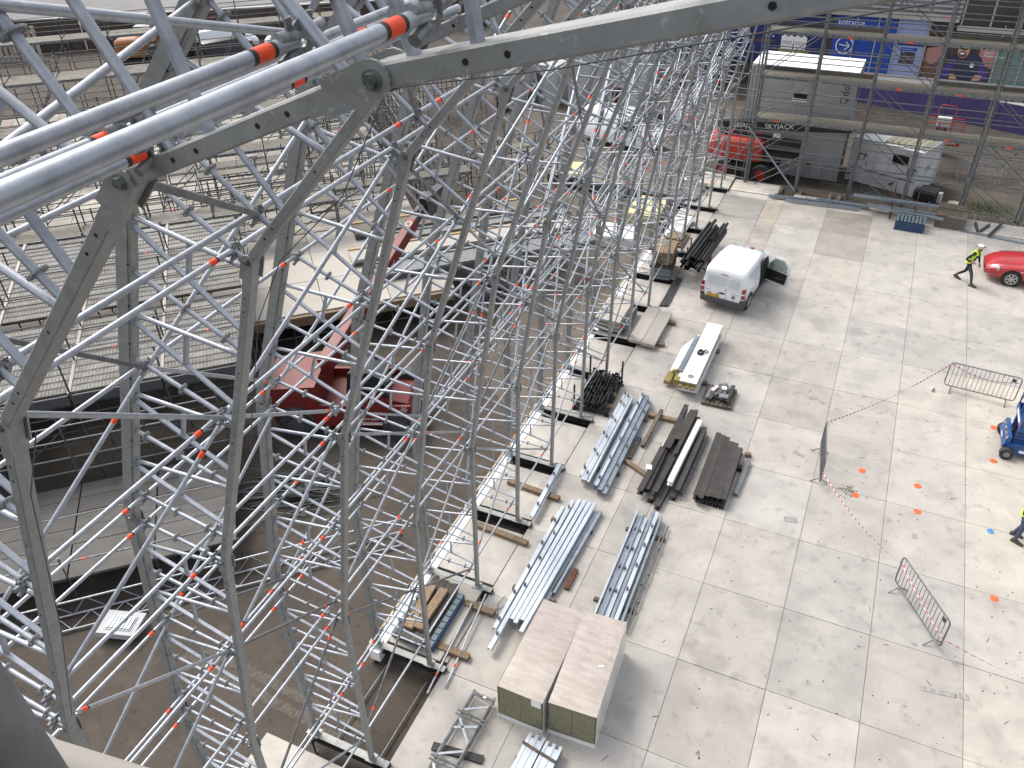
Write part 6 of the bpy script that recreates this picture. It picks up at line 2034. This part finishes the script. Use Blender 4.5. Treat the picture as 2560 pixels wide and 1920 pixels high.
part("bonnet_seam", MB().bar((-.62, 3.70, .80), (-.60, 2.85, .915), .008, .004).bar((.62, 3.70, .80), (.60, 2.85, .915), .008, .004), M("seam_dark", (.03, .004, .004), .6), car)
part("bumper_trim", MB().box(-.56, .56, 4.02, 4.16, .30, .325), dkgrey, car)

# ------------------------------------------------------------------ blue scissor lift, cut by the right edge
lf = thing("scissor_lift", "blue scissor lift folded down at the right edge of the floor", "scissor lift", (5.42, 22.72, 0), rad(1))
part("chassis", MB().box(.05, 2.3, .10, 1.22, .18, .48).box(-.02, .10, .16, 1.16, .22, .62), bluemach, lf)
part("bumper_plate", MB().hexa([(-.06, .15, .30), (.10, .15, .30), (.10, 1.17, .30), (-.06, 1.17, .30), (.02, .15, .70), (.12, .15, .70), (.12, 1.17, .70), (.02, 1.17, .70)]), bluemach, lf)
for y in (.03, 1.29):
    for x in (.10, 1.9):
        w = part("wheel", MB().tube((x, y - .08, .19), (x, y + .08, .19), .19, 18), rubber, lf)
        part("hub", MB().tube((x, y - .085, .19), (x, y + .085, .19), .09, 12), midgrey, w)
for q in range(4):
    z = .52 + .12 * q
    for y in (.30, 1.02):
        part("scissor_arm", MB().bar((.2, y, z), (2.1, y, z + .10), .05, .09).bar((.2, y + .06, z + .10), (2.1, y + .06, z), .05, .09), bluemach, lf)
for k in range(5):
    part("tread_slot", MB().box(.16, .62, .30 + .16 * k, .42 + .16 * k, .482, .50), hole_m, lf)
part("platform", MB().box(.18, 2.3, .08, 1.24, 1.02, 1.10), bluemach, lf)
part("toe_board", MB().box(.16, .19, .08, 1.24, 1.10, 1.28).box(.2, 2.3, .07, .09, 1.10, 1.28).box(.2, 2.3, 1.23, 1.25, 1.10, 1.28), bluemach, lf)
m = MB()
for y in (.09, 1.23):
    for x in (.20, .9, 1.6, 2.28):
        m.bar((x, y, 1.1), (x, y, 2.15), .04, .04, up=(0, 1, 0))
    for z in (1.62, 2.15):
        m.bar((.20, y, z), (2.28, y, z), .04, .04)
for z in (1.62, 2.15):
    m.bar((.20, .09, z), (.20, 1.23, z), .04, .04)
m.bar((.2, .66, 1.1), (.2, .66, 2.15), .04, .04, up=(0, 1, 0))
part("guard_rail", m, bluemach, lf)
part("decal", MB().box(-.066, -.060, .5, .8, .40, .46).box(.155, .159, .3, 1.0, 1.14, 1.24), printwhite, lf)
part("red_decal", MB().box(.154, .158, .12, .28, 1.14, 1.24), orred, lf)
m = MB()
for k in range(4):
    m.box(-.02 + .1 * k * 0, .06, .17 + .26 * k, .28 + .26 * k, .625, .632)
part("hazard_mark", m, plate_y, lf)
part("cable_loop", MB().pipe([(.16, .45, .95), (.10, .40, .80), (.11, .52, .66), (.16, .62, .78), (.16, .55, .95)], .016, 6), black, lf)
part("label_plate", MB().box(.40, .62, .085, .099, .25, .34), printwhite, lf)

# ------------------------------------------------------------------ people
def skinned(name, verts, edges, radii, mats, parent, root=0, pick=None, sub=2):
    me = D.meshes.new(name)
    me.from_pydata(verts, edges, [])
    o = D.objects.new(name, me)
    COL.objects.link(o)
    o.modifiers.new("skin", 'SKIN')
    sv = me.skin_vertices[0].data if me.skin_vertices else None
    if sv is None:
        bm_ = __import__("bmesh").new()
        bm_.from_mesh(me)
        bm_.verts.layers.skin.verify()
        bm_.to_mesh(me)
        bm_.free()
        sv = me.skin_vertices[0].data
    for i, r in enumerate(radii):
        sv[i].radius = (r, r) if not isinstance(r, tuple) else r
        sv[i].use_root = (i == root)
    ss = o.modifiers.new("subsurf", 'SUBSURF')
    ss.levels = ss.render_levels = sub
    dg = bpy.context.evaluated_depsgraph_get()
    dg.update()
    out = D.meshes.new_from_object(o.evaluated_get(dg))
    D.objects.remove(o)
    out.materials.clear()
    for m in mats:
        out.materials.append(m)
    for p in out.polygons:
        p.use_smooth = True
        p.material_index = pick(p.center) if pick else 0
    return link(name, out, parent)


def hand(parent, wrist, tip, palm_n, mt):
    """palm, four fingers of different length and a thumb, slightly curled"""
    w, t, n = Vector(wrist), Vector(tip), Vector(palm_n).normalized()
    d = (t - w).normalized()
    sd = d.cross(n).normalized()
    m = MB().bar(w - d * .01, w + d * .085, .075, .028, up=n, ch=.008)
    for k, l in enumerate((.068, .078, .072, .056)):
        b = w + d * .08 + sd * (.028 - .019 * k)
        e1 = b + d * l * .55 + n * .006
        e2 = e1 + (d * .6 + n * .8).normalized() * l * .5
        m.pipe([b, e1, e2], .0095, 6)
    b = w + d * .03 + sd * .036
    m.pipe([b, b + (d * .7 + sd * .7) * .04, b + (d * .95 + sd * .5 + n * .4) * .062], .0105, 6)
    return part("hand", m, mt, parent)


def person(label, loc, rz, J, tops, group="site workers"):
    r = thing("person", label, "person", loc, rz, group)
    names = ["pelvis", "spine", "chest", "neck", "head0", "head1", "hipR", "kneeR", "ankR", "toeR", "hipL", "kneeL", "ankL", "toeL", "shR", "elR", "wrR", "shL", "elL", "wrL"]
    R_ = [(.150, .115), (.145, .105), (.155, .11), .058, .082, .075, .095, .066, .047, .036, .095, .066, .047, .036, .066, .050, .034, .066, .050, .034]
    E = [(0, 1), (1, 2), (2, 3), (3, 4), (4, 5), (0, 6), (6, 7), (7, 8), (8, 9), (0, 10), (10, 11), (11, 12), (12, 13), (2, 14), (14, 15), (15, 16), (2, 17), (17, 18), (18, 19)]
    V = [J[n] for n in names]
    skin_top, trouser, boot_m = tops

    def pick(c):
        d = [(Vector(c) - Vector(V[i])).length for i in range(len(V))]
        k = d.index(min(d))
        if k in (4, 5) or (k == 3 and c.z > V[3][2] + .02):
            return 0
        if k in (16, 19):
            return 0 if min(d) < .06 else 1
        if k in (8, 9, 12, 13) and c.z < .17 + (.10 if min(V[8][2], V[12][2]) > .12 else 0):
            return 3
        if k in (6, 7, 8, 10, 11, 12) or (k == 0 and c.z < V[0][2] + .02):
            return 2
        return 1
    skinned("body", V, E, R_, [skin, skin_top, trouser, boot_m], r, 0, pick)
    for sd in ("R", "L"):
        w, e = Vector(J["wr" + sd]), Vector(J["el" + sd])
        dirn = (w - e).normalized()
        hand(r, w + dirn * .01, w + dirn * .15, (0, 1 if sd == "R" else -1, .2), skin)
        a, t = Vector(J["ank" + sd]), Vector(J["toe" + sd])
        fd = Vector((t.x - a.x, t.y - a.y, 0)).normalized()
        c = Vector((a.x, a.y, 0)) + fd * .07
        pitch = math.atan2(a.z - .10 - (t.z - .04), (t - a).length)
        m = MB()
        secs = []
        for k, (s, wd, h) in enumerate(((-.16, .035, .05), (-.13, .048, .10), (-.04, .050, .11), (.05, .052, .075), (.13, .05, .06), (.17, .03, .035))):
            sdv = Vector((-fd.y, fd.x, 0))
            base = a + fd * (s + .07) + Vector((0, 0, -a.z + max(0, (a.z - .10)) * max(0, (.13 - s) / .26)))
            secs.append([tuple(base + sdv * x + Vector((0, 0, z))) for x, z in ((-wd, .0), (wd, .0), (wd, h * .6), (wd * .6, h), (-wd * .6, h), (-wd, h * .6))])
        part("boot", m.loft(secs), boot_m, r)
    h = Vector(J["head0"]) * .45 + Vector(J["head1"]) * .55
    part("head", MB().ball(tuple(h), .1, 14, 10, sq=(1.02, .80, 1.18)), skin, r)
    f = Vector((1, 0, 0))
    part("nose", MB().ball(tuple(h + Vector((.10, 0, -.01))), .022, 6, 4, sq=(1, .7, 1.2)), skin, r)
    part("eye", MB().ball(tuple(h + Vector((.088, .032, .022))), .012, 6, 4).ball(tuple(h + Vector((.088, -.032, .022))), .012, 6, 4), hole_m, r)
    part("mouth", MB().rbox(tuple(h + Vector((.094, 0, -.055))), (.012, .045, .010)), redmach, r)
    part("ear", MB().ball(tuple(h + Vector((0, .082, 0))), .026, 6, 4, sq=(.8, .4, 1.2)).ball(tuple(h + Vector((0, -.082, 0))), .026, 6, 4, sq=(.8, .4, 1.2)), skin, r)
    part("beard", MB().ball(tuple(h + Vector((.03, 0, -.06))), .075, 10, 6, sq=(.95, .9, .85)), hair, r)
    return r, h


def vest(r, J, arms=True):
    p, c, n = Vector(J["pelvis"]), Vector(J["chest"]), Vector(J["neck"])
    s = Vector(J["spine"])
    secs = []
    for (q, w, d, hole) in ((p + Vector((-.02, 0, .02)), .205, .155, 0), (p * .5 + s * .5, .20, .15, 0), (s, .195, .15, 0), (s * .5 + c * .5, .20, .15, 0), (c, .205, .148, 0), (c + Vector((0, 0, .09)), .17, .12, 0)):
        secs.append([(q.x + d * math.cos(2 * math.pi * k / 16), q.y + w * math.sin(2 * math.pi * k / 16), q.z) for k in range(16)])
    m = MB().loft(secs, 0, caps=False)
    for k in range(len(m.f)):
        j = k % 16
        if j in (14, 15, 0, 1):
            m.mi[k] = 1
    o = part("hi_vis_vest", m, [hivis, navy], r)
    b = MB()
    for q in (p * .45 + s * .55, s * .4 + c * .6):
        b.ring(tuple(q), (0, 0, 1), .0, .0, .0, 4) if False else None
    secs = []
    for dz in (-.025, .025):
        q = p * .4 + s * .6
        secs.append([(q.x + .157 * math.cos(2 * math.pi * k / 16), q.y + .205 * math.sin(2 * math.pi * k / 16), q.z + dz) for k in range(16)])
    part("reflective_band", MB().loft(secs, 0, caps=False), reflect, r)
    for sy in (-1, 1):
        part("shoulder_strap", MB().pipe([c + Vector((.13, sy * .09, .0)), c + Vector((.09, sy * .10, .12)), c + Vector((-.02, sy * .105, .145)), c + Vector((-.12, sy * .10, .05))], .034, 8), hivis, r)
    return o


J1 = dict(pelvis=(-.02, 0, .90), spine=(.02, 0, 1.10), chest=(.09, 0, 1.31), neck=(.15, 0, 1.46), head0=(.17, 0, 1.53), head1=(.20, 0, 1.67),
          hipR=(0, -.09, .86), kneeR=(.22, -.10, .50), ankR=(.33, -.10, .10), toeR=(.50, -.10, .045), hipL=(-.02, .09, .86), kneeL=(-.10, .10, .46), ankL=(-.42, .11, .17), toeL=(-.28, .11, .04),
          shR=(.09, -.19, 1.36), elR=(-.10, -.29, 1.10), wrR=(.13, -.22, 1.03), shL=(.11, .19, 1.36), elL=(.16, .26, 1.08), wrL=(.26, .24, .86))
p1, h1 = person("person in a white helmet and hi-vis vest walking towards the red car", (4.34, 33.90, 0), rad(-27), J1, (navy, navy, boot))
vest(p1, J1)
part("helmet", MB().ball((h1.x, h1.y, h1.z + .035), .125, 16, 6, sq=(1.12, .92, .95), v0=0), helmet_m, p1)
part("helmet_brim", MB().ring((h1.x + .02, h1.y, h1.z + .04), (-.08, 0, 1), .15, .10, .012, 16), helmet_m, p1)
part("head_lamp", MB().ring((h1.x, h1.y, h1.z + .065), (0, 0, 1), .142, .118, .022, 16).rbox((h1.x + .14, h1.y, h1.z + .07), (.05, .06, .04)), black, p1)
part("trouser_stripe", MB().bar((.09, -.185, .80), (.24, -.17, .50), .03, .008).bar((.24, -.165, .50), (.335, -.15, .16), .03, .008), midgrey, p1)
J2 = dict(pelvis=(0, 0, .92), spine=(.01, 0, 1.12), chest=(.02, 0, 1.33), neck=(.03, 0, 1.48), head0=(.05, 0, 1.55), head1=(.06, 0, 1.70),
          hipR=(0, -.10, .87), kneeR=(.06, -.12, .48), ankR=(.0, -.13, .10), toeR=(.16, -.15, .04), hipL=(0, .10, .87), kneeL=(.03, .12, .48), ankL=(-.10, .13, .10), toeL=(.06, .15, .04),
          shR=(.02, -.20, 1.40), elR=(-.06, -.33, 1.14), wrR=(.14, -.28, 1.0), shL=(.02, .20, 1.40), elL=(-.10, .36, 1.16), wrL=(.12, .30, 1.02))
p2, h2 = person("person in jeans and hi-vis at the right edge, only legs and hip in view", (5.70, 19.28, 0), rad(-20), J2, (navy, jeans, boot))
vest(p2, J2)
part("helmet", MB().ball((h2.x, h2.y, h2.z + .035), .125, 16, 6, sq=(1.12, .92, .95), v0=0), helmet_m, p2)

# ------------------------------------------------------------------ guard post beside the viewer, lower left
s = thing("guard_post", "blurred pale grey guard post close to the viewer at the lower left corner", "guard post")
tubeobj("post", (-.521, .132, 14.6), (-.521, .132, 17.2), .045, oldgalv, s, 32)
part("toe_rail", MB().tube((-.64, .19, 15.745), (-.20, .30, 15.62), .02, 24), terr_m, s)

# lettering becomes plain mesh, so that every letter strip is real geometry of its thing
dg = bpy.context.evaluated_depsgraph_get()
dg.update()
for o in [o for o in SC.objects if o.type == 'FONT']:
    me = D.meshes.new_from_object(o.evaluated_get(dg))
    n, par, ml = o.name, o.parent, o.matrix_local.copy()
    D.objects.remove(o)
    q = D.objects.new(n, me)
    COL.objects.link(q)
    q.parent = par
    q.matrix_local = ml
